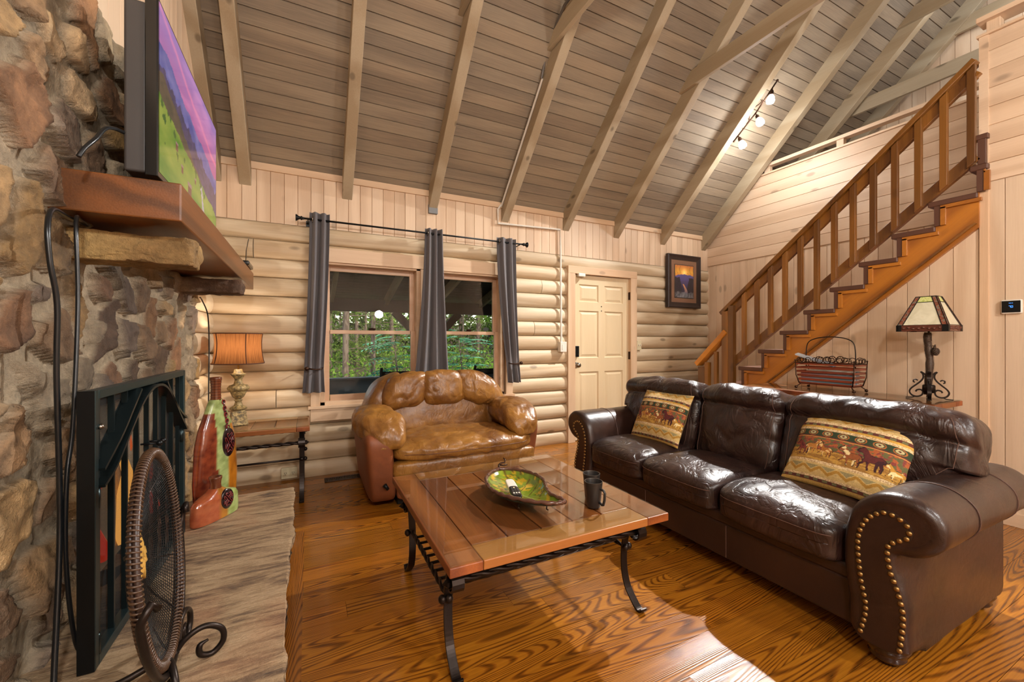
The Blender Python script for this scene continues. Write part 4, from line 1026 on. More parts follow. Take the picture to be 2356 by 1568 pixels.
# ------------------------------------------------------------------ sofa
def smooth_loop(pts, per=6, closed=True):
    P_ = [Vector((a, c, 0)) for a, c in pts]; n = len(P_); out = []
    for i in range(n if closed else n - 1):
        g_ = (lambda j: P_[j % n]) if closed else (lambda j: P_[min(max(j, 0), n - 1)])
        p0, p1, p2, p3 = g_(i - 1), g_(i), g_(i + 1), g_(i + 2)
        for s_ in range(per):
            q = s_ / per; v = .5 * ((2 * p1) + (p2 - p0) * q + (2 * p0 - 5 * p1 + 4 * p2 - p3) * q * q + (3 * p1 - p0 - 3 * p2 + p3) * q ** 3); out.append((v.x, v.y))
    if not closed: out.append((P_[-1].x, P_[-1].y))
    return out
def inset(loop, d):
    n = len(loop); out = []
    ar = sum(loop[i][0] * loop[(i + 1) % n][1] - loop[(i + 1) % n][0] * loop[i][1] for i in range(n)); sg = 1 if ar > 0 else -1
    for i in range(n):
        a = Vector(loop[i - 1]); c = Vector(loop[(i + 1) % n]); t_ = (c - a).normalized(); nn_ = Vector((-t_.y, t_.x)) * sg; out.append((loop[i][0] + nn_.x * d, loop[i][1] + nn_.y * d))
    return out
def loft(mb, loop, stations, mapf):
    """stations: (x, inset)"""
    n = len(loop); vs = []; fs = []
    for x, d in stations: vs += [mapf(x, a, c) for a, c in inset(loop, d)]
    for i in range(len(stations) - 1):
        for j in range(n): l = (j + 1) % n; fs.append((i * n + j, i * n + l, (i + 1) * n + l, (i + 1) * n + j))
    fs.append(tuple(range(n))); fs.append(tuple((len(stations) - 1) * n + j for j in range(n))[::-1]); mb.add(vs, fs)

sofa = thing('leather_sofa', 'long dark brown leather sofa with rolled arms and brass nailheads', 'sofa', (2.35, 1.70, 0))
armL = [(.69, .09), (.680, .17), (.676, .25), (.690, .32), (.712, .39), (.712, .44), (.665, .455), (.615, .485), (.578, .54), (.585, .61), (.640, .658), (.71, .668), (.785, .645), (.845, .58), (.872, .48), (.878, .36), (.862, .22), (.845, .09)]
arm_loop = smooth_loop(armL, 4)
pan_loop = smooth_loop([(.705, .092), (.688, .16), (.683, .24), (.697, .315), (.722, .395), (.727, .47), (.700, .497), (.672, .515), (.662, .55), (.685, .59), (.743, .603), (.803, .553), (.832, .46), (.825, .32), (.806, .21), (.828, .092)], 5)
MIR = 3.40
def nails(parent, mp):
    base = None
    for pts in (smooth_loop([(.700, .11), (.694, .165), (.690, .24), (.704, .315), (.728, .39), (.733, .47), (.706, .502), (.680, .522), (.673, .552), (.69, .580), (.743, .593), (.797, .547), (.824, .46), (.816, .32), (.799, .21), (.816, .11)], 8, closed=False),):
        L_ = [0]
        for i in range(1, len(pts)): L_.append(L_[-1] + math.dist(pts[i], pts[i - 1]))
        N = int(L_[-1] / .0245)
        for q in range(N + 1):
            d = L_[-1] * q / N; i = max(1, next((j for j, l in enumerate(L_) if l >= d - 1e-9), len(L_) - 1)); f_ = (d - L_[i - 1]) / max(1e-9, L_[i] - L_[i - 1])
            a = pts[i - 1][0] + (pts[i][0] - pts[i - 1][0]) * f_; c = pts[i - 1][1] + (pts[i][1] - pts[i - 1][1]) * f_
            p = mp(1.9155, a, c)
            if base is None:
                k = MB(); k.lathe([(.0098, 0), (.0092, .003), (.0065, .0062), (.003, .0076), (0, .0079)], 12); k.xf(Matrix.Rotation(-PI / 2, 4, 'Y')); base = k.build('nailhead', M['nail'], None, smooth=True); o = base
            else: o = base.copy(); COL.objects.link(o)
            o.parent = parent; o.location = (p[0] - 2.35, p[1] - 1.70, p[2])
for side in (0, 1):
    mp = (lambda x, a, c: (x, a, c)) if side == 0 else (lambda x, a, c: (x, MIR - a, c))
    k = MB(); st_ = [(1.918, .040), (1.916, .026), (1.922, .010), (1.938, 0), (1.97, 0)] + [(1.97 + .09 * i, -.002 * math.sin(i * 1.3)) for i in range(1, 10)] + [(2.82, 0), (2.85, .006), (2.862, .03)]
    loft(k, arm_loop, st_, mp); n_ = len(arm_loop)
    V_ = k.v[0]; xs_ = V_[:, 0]; yl = V_[:, 1] if side == 0 else MIR - V_[:, 1]; zl = V_[:, 2]
    bl = np.clip((xs_ - 1.955) / .09, 0, 1); low = (zl < .452) & (yl < .78); tgt = .676 + .004 * np.clip(zl - .3, 0, 1); nw = np.where(low, yl * (1 - bl) + np.minimum(yl, tgt) * bl, yl)
    V_[:, 1] = nw if side == 0 else MIR - nw
    arm = k.build('arm', M['sofa_arm'], sofa, smooth=True, sharp=60)
    if side == 0: arm['label'] = 'near rolled arm'
    else: arm['label'] = 'far rolled arm'
    k = MB(); loft(k, pan_loop, [(1.9145, .006), (1.9155, 0), (1.93, 0)], mp); k.build('arm_panel', M['sofa_base'], arm, smooth=True, sharp=50)
    for xx in (2.20, 2.60):
        lp = inset(arm_loop, -.0015); k = MB(); k.tube([mp(xx, a, c) for a, c in lp[18:58]], .0022, 6); k.build('stitching', M['seam'], arm)
    nails(sofa, mp)
k = MB(); k.box(1.955, .84, .092, 2.80, MIR - .84, .275); k.build('base', M['sofa_base'], sofa, bevel=.012, seg=3)
k = MB(); k.box(1.948, .86, .268, 2.75, MIR - .86, .335); k.build('seat_deck', M['sofa_base'], sofa, bevel=.02, seg=4)
for y in (1.415, 1.985): k = MB(); k.tube([(1.9545, y, .10), (1.9545, y, .265)], .0025, 6); k.build('stitching', M['seam'], sofa)
SE = [(.885, 1.448), (1.452, 1.992), (1.996, 2.518)]
for i, (a, c) in enumerate(SE):
    k = MB()
    wf = lambda x, q: np.stack([x[:, 0] - .012 * (q[:, 2] > 0) * 0, x[:, 1], x[:, 2] + .018 * np.clip(1 - q[:, 0] ** 2, 0, 1) * (q[:, 2] > 0) - .03 * np.clip(-q[:, 0] - .75, 0, 1) * (q[:, 2] > 0)], 1)
    f = cushion(k, 34, c=(2.20, (a + c) / 2, .395), s=(.62, c - a + .004, .155), k=7.5, puff=.028, warp=wf, wr=.006, fr=9, seed=i * 3)
    cu = k.build('seat_cushion', M['sofa'], sofa, smooth=True)
    k = MB(); path = [(-1, t_, .55) for t_ in np.linspace(-.97, .97, 26)]; pts = f(np.array(path)); pts[:, 0] -= .001; k.tube([tuple(p) for p in pts], .0024, 6); k.build('stitching', M['seam'], cu)
BK = [(.655, 1.425), (1.43, 1.985), (1.99, 2.745)]
Rb = rot('Y', 14)
for i, (a, c) in enumerate(BK):
    k = MB(); wd = c - a
    def wf(x, q, i=i, wd=wd):
        x = x.copy()
        # end cushions wrap over the arms: cut the lower outer corner
        side = {0: -1, 1: 0, 2: 1}[i]
        if side:
            t_ = np.clip(side * q[:, 1], 0, 1); low = np.clip((-q[:, 2] + .05) / 1.0, 0, 1)
            x[:, 1] -= side * .20 * t_ ** 2 * np.clip(low * 1.8, 0, 1)
            x[:, 2] -= .05 * np.clip(t_ - .55, 0, 1) * (q[:, 2] > 0)
        # top roll bulges forward over a seam
        top = np.clip((q[:, 2] - .45) / .55, 0, 1); x[:, 0] -= .030 * np.sin(top * PI) * (q[:, 0] < 0)
        x[:, 0] += .018 * np.exp(-((q[:, 2] - .45) / .05) ** 2) * (q[:, 0] < 0)
        x[:, 2] += .016 * np.sin((x[:, 1] + i) * 31) * .25 * (q[:, 2] > .7)
        return x
    f = cushion(k, 38, c=(2.545, (a + c) / 2, .665), s=(.235, wd + .01, .545), k=6.0, puff=.040, pax=0, R=Rb, warp=wf, wr=.013, fr=8.5, seed=20 + i * 5)
    cu = k.build('back_cushion', M['sofa'], sofa, smooth=True)
    k = MB(); pts = f(np.array([(-1, t_, .46) for t_ in np.linspace(-.97, .97, 30)])); pts[:, 0] -= .002; k.tube([tuple(p) for p in pts], .0024, 6); k.build('stitching', M['seam'], cu)
    for sg in (-.93, .93):
        k = MB(); pts = f(np.array([(-1, sg, t_) for t_ in np.linspace(-.9, .95, 26)])); pts[:, 0] -= .0015; k.tube([tuple(p) for p in pts], .0022, 6); k.build('stitching', M['seam'], cu)
k = MB(); k.box(2.70, .80, .09, 2.86, MIR - .80, .78); k.build('back_frame', M['sofa_base'], sofa, bevel=.03, seg=4)
for (x, y) in ((1.995, .765), (2.775, .745), (1.995, MIR - .765), (2.775, MIR - .745)):
    k = MB(); k.lathe([(.030, 0), (.034, .012), (.050, .020), (.058, .032), (.054, .040), (.060, .050), (.070, .068), (.066, .088), (.056, .096)], 26, c=(x, y, 0)); k.build('bun_foot', plain('dark_turned_wood', C('#2a1712'), .22, 0, .15, 20, coat=.5) if 'bf' not in M else M['bf'], sofa, smooth=True)

# ------------------------------------------------------------------ tapestry pillows
HORSE = [(-.50, .30), (-.44, .42), (-.34, .48), (-.30, .56), (-.27, .49), (-.16, .40), (-.05, .22), (.10, .20), (.30, .22), (.42, .16), (.50, .02), (.47, -.10), (.42, .04), (.38, -.06), (.42, -.24), (.38, -.46), (.33, -.46), (.34, -.26), (.26, -.12), (.22, -.46), (.17, -.46), (.17, -.12), (-.02, -.12), (-.04, -.30), (-.02, -.48), (-.08, -.48), (-.10, -.26), (-.14, -.12), (-.24, -.24), (-.36, -.34), (-.38, -.30), (-.27, -.16), (-.22, .02), (-.28, .20), (-.36, .26), (-.46, .22)]
def pillow_art(u, v):
    n = len(u); c = np.tile(np.array(C('#b8955a')), (n, 1)); sp_ = hsh(np.floor(u * 150), np.floor(v * 150), u * 0, 5); y = 1 - v
    def band(a, b_): return (y >= a) & (y < b_)
    cream, tan_, gold, mar, grn = C('#d8bf90'), C('#b3924f'), C('#c2953c'), C('#5a2a20'), C('#2c3a22')
    for a, b_ in ((.0, .155), (.75, .90)):
        m = band(a, b_); c[m] = C('#c3a468'); yy_ = (y - a) / (b_ - a); tri = np.abs(((u * 6.5) % 1) - .5) * 2
        m2 = m & (yy_ > .25) & (np.abs(yy_ - .30 - .45 * tri) < .13); c[m2] = C('#a87c2e'); m3 = m & (yy_ > .18) & (yy_ < .18 + .45 * tri - .08); c[m3] = C('#8f8258')
    for a, b_ in ((0.0, .02), (.155, .195), (.265, .30), (.715, .75), (.90, .925)): m = band(a, b_); c[m] = np.where((sp_[m] > .45)[:, None], np.array(cream), np.array(C('#b79468')))
    for a, b_ in ((.195, .235), (.925, .96)):
        m = band(a, b_); c[m] = mar; yy_ = (y - a) / (b_ - a); m2 = m & (((u * 12) % 1) < .5) & (yy_ > .25) & (yy_ < .8); c[m2] = C('#6d6a44'); 
    m = band(.235, .265); c[m] = gold; m = band(.96, 1.01); c[m] = C('#c09a50')
    m = band(.30, .385); c[m] = grn; cx = (u * 7) % 1 - .5; cy_ = (y - .343) / .085
    e = np.hypot(cx * 1.05, cy_ * .75); c[m & (e < .36)] = C('#a8622c'); c[m & (e < .29)] = grn; c[m & (e < .22)] = C('#b8a878'); c[m & (e < .08)] = C('#4a1418')
    c[band(.385, .398)] = mar; c[band(.398, .412)] = C('#c98a48')
    m = band(.412, .715); f1 = fbm(u * 26, v * 40, o=3, seed=81); f2 = fbm(u * 40, v * 60, o=2, seed=82)
    fol = np.where((f1 > .05)[:, None], np.array(C('#a2552a')), np.array(C('#5d5a34'))); fol = np.where((f2 > .3)[:, None], np.array(C('#7d3630')), fol)
    gr = np.where((fbm(u * 14, v * 60, o=3, seed=83) > 0)[:, None], np.array(C('#b88c3c')), np.array(C('#94682a')))
    hz = y > .575 + .02 * fbm(u * 8, u * 0, seed=84) ; c[m] = np.where(hz[m][:, None], gr[m], fol[m])
    for (hx, hy, s_, fl, col, c2) in ((.16, .57, .16, 1, '#7a3028', '#5a1c20'), (.27, .545, .16, -1, '#b87a34', '#e0c080'), (.385, .57, .14, 1, '#a06024', '#d8b070'), (.60, .575, .19, 1, '#8a4c24', '#d8c08a'), (.76, .55, .22, 1, '#571f1c', '#3a1418'), (.94, .61, .15, 1, '#b88430', '#e0c890')):
        uu = (u - hx) / s_ * fl; vv = -(y - hy) / (s_ * 1.15); k1 = poly_in(uu, vv, HORSE); ko = poly_in(uu * .90, vv * .92, HORSE) | k1
        c[ko & m] = C('#2a1612'); c[k1 & m] = C(col); bl = k1 & m & (fbm(uu * 4 + hx * 9, vv * 4, o=2, seed=85) > .12); c[bl] = C(c2)
    return c * (.86 + .28 * sp_)[:, None]
def pillow(name, label, bc, ub, nb_top, width, height, tilt_y, T_=.075, flip=1):
    """bc bottom centre, ub unit vector along width, top centre nb_top"""
    U_ = Vector(ub).normalized(); Vv = (Vector(nb_top) - Vector(bc)); Vv = Vv.normalized(); N_ = U_.cross(Vv).normalized()
    if N_.x > 0: N_ = -N_
    t = thing(name, label, 'pillow', tuple(bc), 'woven horse pillows on the sofa')
    def surf(sg):
        def fn(u, v):
            a = 2 * u - 1; c = 2 * v - 1
            th = T_ * (np.clip(1 - np.abs(a) ** 2.6, 0, 1) * np.clip(1 - np.abs(c) ** 2.6, 0, 1)) ** .55
            pin = 1 - .055 * (1 - np.abs(a) ** 2) * np.abs(c) ** 3; pin2 = 1 - .055 * (1 - np.abs(c) ** 2) * np.abs(a) ** 3
            x = a * width / 2 * pin2; y = (c * pin + 1) * height / 2
            w_ = .004 * fbm(a * 3, c * 3, o=3, seed=90) * (1 - np.abs(a * c))
            P_ = np.array(bc)[None] + x[:, None] * np.array(U_) + y[:, None] * np.array(Vv) + ((th + w_) * sg)[:, None] * np.array(N_)
            return P_[:, 0], P_[:, 1], P_[:, 2]
        return fn
    k = MB(); k.grid(200, 200, surf(1), pillow_art, flip=False); k.build('front_cover', M['tapestry'], t, smooth=True)
    k = MB(); k.grid(30, 30, surf(-1), lambda u, v: np.tile(np.array(C('#8a6a3c')), (len(u), 1))); k.build('back_cover', M['tapestry'], t, smooth=True)
    return t
pillow('throw_pillow', 'horse tapestry pillow leaning on the near sofa arm', (2.235, 1.06, .505), (-.05, -1, -.02), (2.475, 1.07, .80), .50, .41, 0)
pillow('throw_pillow', 'horse tapestry pillow at the far end of the sofa', (2.235, 2.20, .500), (.03, -1, 0), (2.44, 2.235, .84), .44, .40, 0)

# ------------------------------------------------------------------ tan recliner
rc = thing('leather_recliner', 'wide cognac brown leather recliner in front of the window', 'armchair', (1.08, 3.5, 0))
T_ = M['tan']; SU = M['suede']
def cus(name, mat, lab=None, n=26, parent=None, **kw):
    k = MB(); f = cushion(k, n, **kw); o = k.build(name, mat, parent or rc, smooth=True)
    if lab: o['label'] = lab
    return o, f
XC = 1.085
for s_, cx, w_, yf_, yb_ in ((-1, .475, .205, 3.04, 3.95), (1, 1.715, .155, 3.10, 3.95)):
    def wf(x, q, s_=s_):
        x = x.copy(); x[:, 1] -= .03 * np.clip(q[:, 2], -1, 1) * (q[:, 1] < 0); x[:, 0] += s_ * .025 * q[:, 2]; return x
    cus('side_panel', SU, n=24, c=(cx, (yf_ + yb_) / 2, .30), s=(w_, yb_ - yf_, .54), k=7, warp=wf, wr=.002, fr=4)
    def wf2(x, q, s_=s_):
        x = x.copy(); fr_ = np.clip(-q[:, 1], 0, 1); x[:, 2] -= .10 * fr_ ** 2.2; x[:, 2] += .02 * np.sin(q[:, 1] * 9) * np.abs(q[:, 0]) * .25
        x[:, 0] *= 1 + .10 * np.cos(q[:, 1] * 2); x[:, 0] -= s_ * .05 * fr_; return x
    cus('armrest', T_, n=38, c=(cx - s_ * (.025 if s_ > 0 else .005), 3.37, .59), s=(.32, .72, .19), k=3.6, puff=.030, warp=wf2, wr=.014, fr=11, seed=int(40 + s_))
    cus('back_wing', T_, n=32, c=(XC + s_ * .535, 3.77, .69), s=(.27, .36, .56), k=4.2, puff=.02, pax=1, warp=lambda x, q, s_=s_: np.stack([x[:, 0] - s_ * .07 * (q[:, 2] + .2) ** 2 * (q[:, 2] > -.2), x[:, 1] + .05 * q[:, 2], x[:, 2] - .045 * np.abs(q[:, 0] - (-s_))], 1), wr=.009, fr=8, seed=int(50 + s_))
cus('seat_frame', SU, n=12, c=(XC, 3.50, .17), s=(1.06, .82, .22), k=10)
XQ = 1.145
cus('footrest', SU, n=20, c=(XQ, 3.10, .14), s=(1.12, .09, .18), k=8, lab='flat lower footrest panel')
cus('footrest_pad', T_, n=30, c=(XQ, 3.085, .285), s=(1.19, .16, .135), k=5, puff=.015, pax=1, wr=.006, fr=12, seed=61)
o, f = cus('seat_cushion', T_, n=44, c=(XQ, 3.33, .405), s=(1.21, .68, .125), k=4.6, puff=.040, wr=.014, fr=11, seed=63,
    warp=lambda x, q: np.stack([x[:, 0] * (1 - .16 * np.clip(q[:, 1] + .45, 0, 1)), x[:, 1] - .02 * np.cos(q[:, 0] * 1.5), x[:, 2] - .02 * np.clip(-q[:, 1] - .4, 0, 1)], 1))
k = MB(); pts = f(np.array([(t_, -1, .0) for t_ in np.linspace(-.97, .97, 40)])); pts[:, 1] -= .001; k.tube([tuple(p) for p in pts], .003, 6); k.build('stitching', plain('brown_thread', C('#5e3518'), .6), o)
cus('lower_back', T_, n=32, c=(XC, 3.70, .62), s=(1.04, .20, .46), k=5, puff=.03, pax=1, R=rot('X', -12), wr=.006, fr=6, seed=70)
for i, (cx, w_, zc0, hh, sd) in enumerate(((XC - .315, .41, .785, .31, 71), (XC + .010, .43, .795, .30, 73), (XC + .322, .38, .780, .31, 75))):
    cur = (-1, 0, 1)[i]
    def wf(x, q, cur=cur):
        x = x.copy(); x[:, 2] -= cur * .028 * q[:, 0]
        x[:, 2] += .022 * np.cos(q[:, 0] * 1.5) * (q[:, 2] > 0)
        x[:, 0] -= cur * .03 * (q[:, 2] - .2)
        x[:, 0] *= 1 - .08 * np.clip(-q[:, 2], 0, 1)
        return x
    cus('head_cushion', T_, n=38, c=(cx, 3.655, zc0), s=(w_, .23, hh), k=3.9, puff=.03, pax=1, R=rot('X', -10), warp=wf, wr=.014, fr=9, seed=sd)
cus('back_frame', SU, n=14, c=(XC, 3.84, .50), s=(1.10, .20, .68), k=6, R=rot('X', -6))
k = MB(); k.tube([(.50, 3.065, .185), (.50, 3.03, .19)], .012, 10); k.tube([(.49, 3.028, .20), (.515, 3.024, .165)], [.016, .011], 10); k.build('recline_lever', M['black'], rc, smooth=True)
k = MB(); k.box(.60, 3.14, 0, .66, 3.84, .07); k.box(1.51, 3.14, 0, 1.57, 3.84, .07); k.build('base_runner', M['black'], rc, bevel=.005)

# ------------------------------------------------------------------ iron and cherry tables
def twist(mb, p, q, r=.0105, turns=26, amp=.0045):
    p = Vector(p); q = Vector(q); d = (q - p); L_ = d.length; d.normalize(); u = d.orthogonal().normalized(); w_ = d.cross(u); n = max(40, int(L_ * 130))
    for ph in (0, PI):
        mb.tube([tuple(p + d * (L_ * i / n) + (u * math.cos(ph + i / n * L_ * turns * 2) + w_ * math.sin(ph + i / n * L_ * turns * 2)) * amp) for i in range(n + 1)], r * .72, 7)
def flatbar(mb, pts, w_, th, axis):
    """pts (a,z) path in a vertical plane; axis 'y' -> path runs in Y-Z with width along X"""
    n = len(pts); vs = []
    for i, p in enumerate(pts):
        a = pts[max(i - 1, 0)]; c = pts[min(i + 1, n - 1)]; dx, dz = c[0] - a[0], c[1] - a[1]; l = math.hypot(dx, dz) or 1; nx, nz_ = -dz / l * th / 2, dx / l * th / 2
        for sa, sn in ((-1, -1), (1, -1), (1, 1), (-1, 1)):
            A, Z_ = p[0] + sn * nx, p[1] + sn * nz_; vs.append((sa * w_ / 2, A, Z_))
    fs = []
    for i in range(n - 1):
        for j in range(4): l = (j + 1) % 4; fs.append((i * 4 + j, i * 4 + l, i * 4 + 4 + l, i * 4 + 4 + j))
    fs += [(3, 2, 1, 0), tuple((n - 1) * 4 + q for q in range(4))]; mb.add(vs, fs)
def iron_table(name, label, cat, x0, x1, y0, y1, top, th, legx, legy, ball, shelf=True, run='x', legk=1.0, border=.12, cols_=7):
    t = thing(name, label, cat, ((x0 + x1) / 2, (y0 + y1) / 2, 0))
    zt = top - .006; e = .0015
    W_ = (x1 - x0); m_ = cols_; wd = W_ / m_; bw = min(border, wd)
    for ya_, yb_ in ((y0, y0 + border), (y1 - border, y1)):
        k = MB(); k.box(x0 + bw + e, ya_, zt - th, x1 - bw - e, yb_, zt, rt=True); k.build('end_rail', M['tablex'], t, bevel=.003)
    for xa_, xb_ in ((x0, x0 + bw), (x1 - bw, x1)):
        k = MB(); k.box(xa_, y0, zt - th, xb_, y1, zt, rt=True); k.build('side_rail', M['tabley'], t, bevel=.003)
    k = MB(); wi = (x1 - x0 - 2 * bw) / (m_ - 2)
    for i in range(m_ - 2):
        k.box(x0 + bw + i * wi + .0032, y0 + border + .003, zt - th + .01, x0 + bw + (i + 1) * wi - .0032, y1 - border - .003, zt - .0002, rt=True)
    k.build('top_boards', M['tabley'], t, bevel=.002)
    k = MB(); k.box(x0 + .02, y0 + .02, zt - th + .004, x1 - .02, y1 - .02, zt - th + .009); k.build('under_board', M['tvframe'], t)
    k = MB(); k.box(x0 + .004, y0 + .004, zt + .0006, x1 - .004, y1 - .004, top); k.build('glass_top', M['tglass'], t, bevel=.0015)
    zb = zt - th
    legs = []
    for sx in (-1, 1):
        for sy in (-1, 1):
            lx = (x0 + legx) if sx < 0 else (x1 - legx); ly = (y0 + legy) if sy < 0 else (y1 - legy)
            H_ = zb
            path = []
            cz = H_ - .086; cr = .033   # scroll at the top
            for q in range(14):
                a = math.radians(-100 + q * 27); path.append((ly + sy * (.085 + cr * .0) + sy * cr * math.cos(a), cz + cr * math.sin(a)))
            body = smooth_loop([(ly + sy * .05, H_ - .004), (ly + sy * .030, H_ - .07), (ly + .0, H_ * .60), (ly - sy * .004, H_ * .36), (ly + sy * .018, H_ * .18), (ly + sy * .058, .035), (ly + sy * .095, .008), (ly + sy * .118, .012), (ly + sy * .124, .026)], 5, closed=False)
            k = MB(); flatbar(k, body, .034, .009, 'y'); k.xf(Matrix.Translation((lx, 0, 0))); leg = k.build('leg', M['iron'], t, bevel=.0015)
            k = MB(); flatbar(k, path, .046, .007, 'y'); k.xf(Matrix.Translation((lx, 0, 0))); k.build('scroll', M['iron'], leg)
            k = MB(); ellip(k, (lx + sx * .024, ly, ball), (.015, .017, .017), 14, 8); k.build('bolt_ball', M['iron'], leg, smooth=True)
            k = MB(); ellip(k, (lx, ly + sy * .006, ball), (.017, .016, .017), 14, 8); k.build('bolt_ball', M['iron'], leg, smooth=True)
            k = MB(); k.lathe([(.0, 0), (.016, .0), (.017, .012), (.008, .02), (0, .03)], 6); k.xf(Matrix.Translation((lx + sx * .022, ly + sy * .085, cz)) @ Matrix.Rotation(sx * PI / 2, 4, 'Y')); k.build('finial', M['iron'], leg)
            legs.append((lx, ly, cz, sy))
    xa, xb = x0 + legx, x1 - legx; ya, yb = y0 + legy, y1 - legy; cz = zb - .086
    for sy, yy_ in ((-1, ya - .085), (1, yb + .085)):
        k = MB(); twist(k, (xa, yy_, cz), (xb, yy_, cz), .0135, 22, .0055); k.build('twisted_rod', M['iron'], t, smooth=True)
    if shelf == 'rack':
        for xx in (xa, xb): k = MB(); twist(k, (xx, ya, ball), (xx, yb, ball), .0095); k.build('twisted_rod', M['iron'], t, smooth=True)
        for i in range(8):
            y = ya + .07 + i * (yb - ya - .14) / 7; k = MB(); k.tube([(xa, y, ball), (xb, y, ball)], .0065, 8); k.build('shelf_bar', M['iron'], t, smooth=True)
    else:
        for yy_ in (ya,): k = MB(); k.tube([(xa, yy_, ball), (xb, yy_, ball)], .0075, 8); k.build('stretcher', M['iron'], t, smooth=True)
        for xx in (xa, xb): k = MB(); k.tube([(xx, ya, ball), (xx, yb, ball)], .0075, 8); k.build('stretcher', M['iron'], t, smooth=True)
    return t
iron_table('coffee_table', 'square glass topped cherry coffee table on curved iron legs', 'coffee table', .418, 1.414, 1.298, 2.322, .484, .034, .062, .21, .250, shelf='rack')
iron_table('side_table', 'iron legged side table with cherry and glass top holding the lit lamp', 'side table', -.625, .012, 3.50, 4.02, .580, .034, .055, .10, .31, border=.09, cols_=5)
iron_table('console_table', 'long cherry and glass console table against the wall behind the sofa', 'console table', 3.65, 4.10, 1.155, 2.50, .818, .034, .055, .14, .45, border=.11, cols_=4)

# ------------------------------------------------------------------ things on the coffee table
# leaf bowl on little feet
lf = thing('leaf_bowl', 'green leaf shaped ceramic bowl with brown rim holding a remote', 'bowl', (.89, 1.76, .485))
leafo = [(.905, 1.965), (.83, 1.92), (.775, 1.84), (.752, 1.74), (.757, 1.66), (.785, 1.59), (.845, 1.51), (.915, 1.452), (.962, 1.442), (.972, 1.47), (.962, 1.55), (.985, 1.62), (1.022, 1.70), (1.035, 1.77), (1.020, 1.85), (.975, 1.925)]
lo_ = smooth_loop(leafo, 7); cen = (.90, 1.745)
def leafcol(u, r, x, y):
    f1 = fbm(x * 22, y * 22, o=3, seed=101); f2 = fbm(x * 45 + 4, y * 45, o=3, seed=102)
    c = lerp(C('#4f6b1c'), C('#87972a'), np.clip(f1 + .5, 0, 1)); c[f2 > .22] = C('#b89a24')
    ve = (np.abs((x - .905) - .10 * (y - 1.76)) < .003); 
    for s_ in (-1, 1):
        for o_ in (-.16, -.08, .0, .08, .14):
            ve |= (np.abs((y - 1.745 - o_) - s_ * .55 * (x - .905) * 1 - 1.6 * (x - .905) ** 2) < .0028) & (s_ * (x - .905) > 0)
    c[ve] = C('#5c4a1c'); c[r > .93] = C('#4a2f20'); hl = (r > .70) & (x > .985) & (y < 1.70); c[hl & (f2 < .1)] = C('#7fb8a6'); return c
k = MB(); nr = 26; n = len(lo_); vs = []; cs = []; fs = []
for q in range(nr + 1):
    r = q / nr
    for (a, c) in lo_:
        z_ = .503 + .045 * r ** 2.2 + (.006 if r > .92 else 0); vs.append((cen[0] + (a - cen[0]) * r, cen[1] + (c - cen[1]) * r, z_)); cs.append(r)
V_ = np.array(vs); cc = leafcol(None, np.array(cs), V_[:, 0], V_[:, 1])
for q in range(nr):
    for j in range(n): l = (j + 1) % n; fs.append((q * n + j, q * n + l, (q + 1) * n + l, (q + 1) * n + j))
k.add(V_, fs, cc)
V2 = V_.copy(); V2[:, 2] -= .009; k.add(V2, [f[::-1] for f in fs], np.tile(np.array(C('#2c5a58')), (len(V2), 1)))
k.build('dish', M['ceramic'], lf, smooth=True)
k = MB(); k.tint = (.5, .5, .5); rim = [(a, c, .5535 + .002 * math.sin(i * 1.7)) for i, (a, c) in enumerate(lo_)]; k.tube(rim, [.0085 + .0015 * math.sin(i * 1.1) for i in range(len(rim))], 8, closed=True)
k.c = [np.tile(np.array(C('#54352a')), (len(k.v[0]), 1))]; k.build('rim', M['ceramic'], lf, smooth=True)
k = MB(); k.tube([(.905, 1.955, .552), (.912, 1.985, .556), (.918, 2.0, .565), (.935, 2.005, .572), (.952, 1.998, .574), (.962, 2.012, .584), (.958, 2.025, .59)], [.006, .006, .005, .005, .004, .004, .003], 8); k.tube([(.918, 2.0, .565), (.94, 1.985, .563), (.96, 1.985, .566)], .004, 8)
k.build('stem', M['bronze'], lf, smooth=True)
for (x, y) in ((.84, 1.62), (.82, 1.86), (.98, 1.84), (.945, 1.55)):
    k = MB(); k.tube([(x, y, .502), (x - .006, y - .008, .492), (x, y - .012, .4845 + .003)], .004, 7); k.build('foot', M['bronze'], lf, smooth=True)
# remote
t = thing('remote_control', 'white and black remote control lying in the leaf bowl', 'remote', (.858, 1.72, .52))
Mx = Matrix.Translation((.862, 1.715, .536)) @ Matrix.Rotation(math.radians(-14), 4, 'Z') @ Matrix.Rotation(math.radians(4), 4, 'X')
k = MB(); f = cushion(k, 14, c=(0, .002, 0), s=(.046, .205, .020), k=4.5); k.xf(Mx); k.build('body', M['white'], t, smooth=True)
k = MB(); f = cushion(k, 14, c=(0, -.042, .003), s=(.0465, .122, .018), k=4); k.xf(Mx); k.build('keypad', M['tvframe'], t, smooth=True)
for r_ in range(6):
    for c_ in range(3):
        k = MB(); k.box(-.016 + c_ * .012, -.085 + r_ * .014, .0105, -.0085 + c_ * .012, -.0775 + r_ * .014, .0138); k.xf(Mx); k.build('button', M['white'] if r_ in (1,) else M['cream'] if (r_, c_) == (5, 1) else M['tvback'], t, bevel=.001)
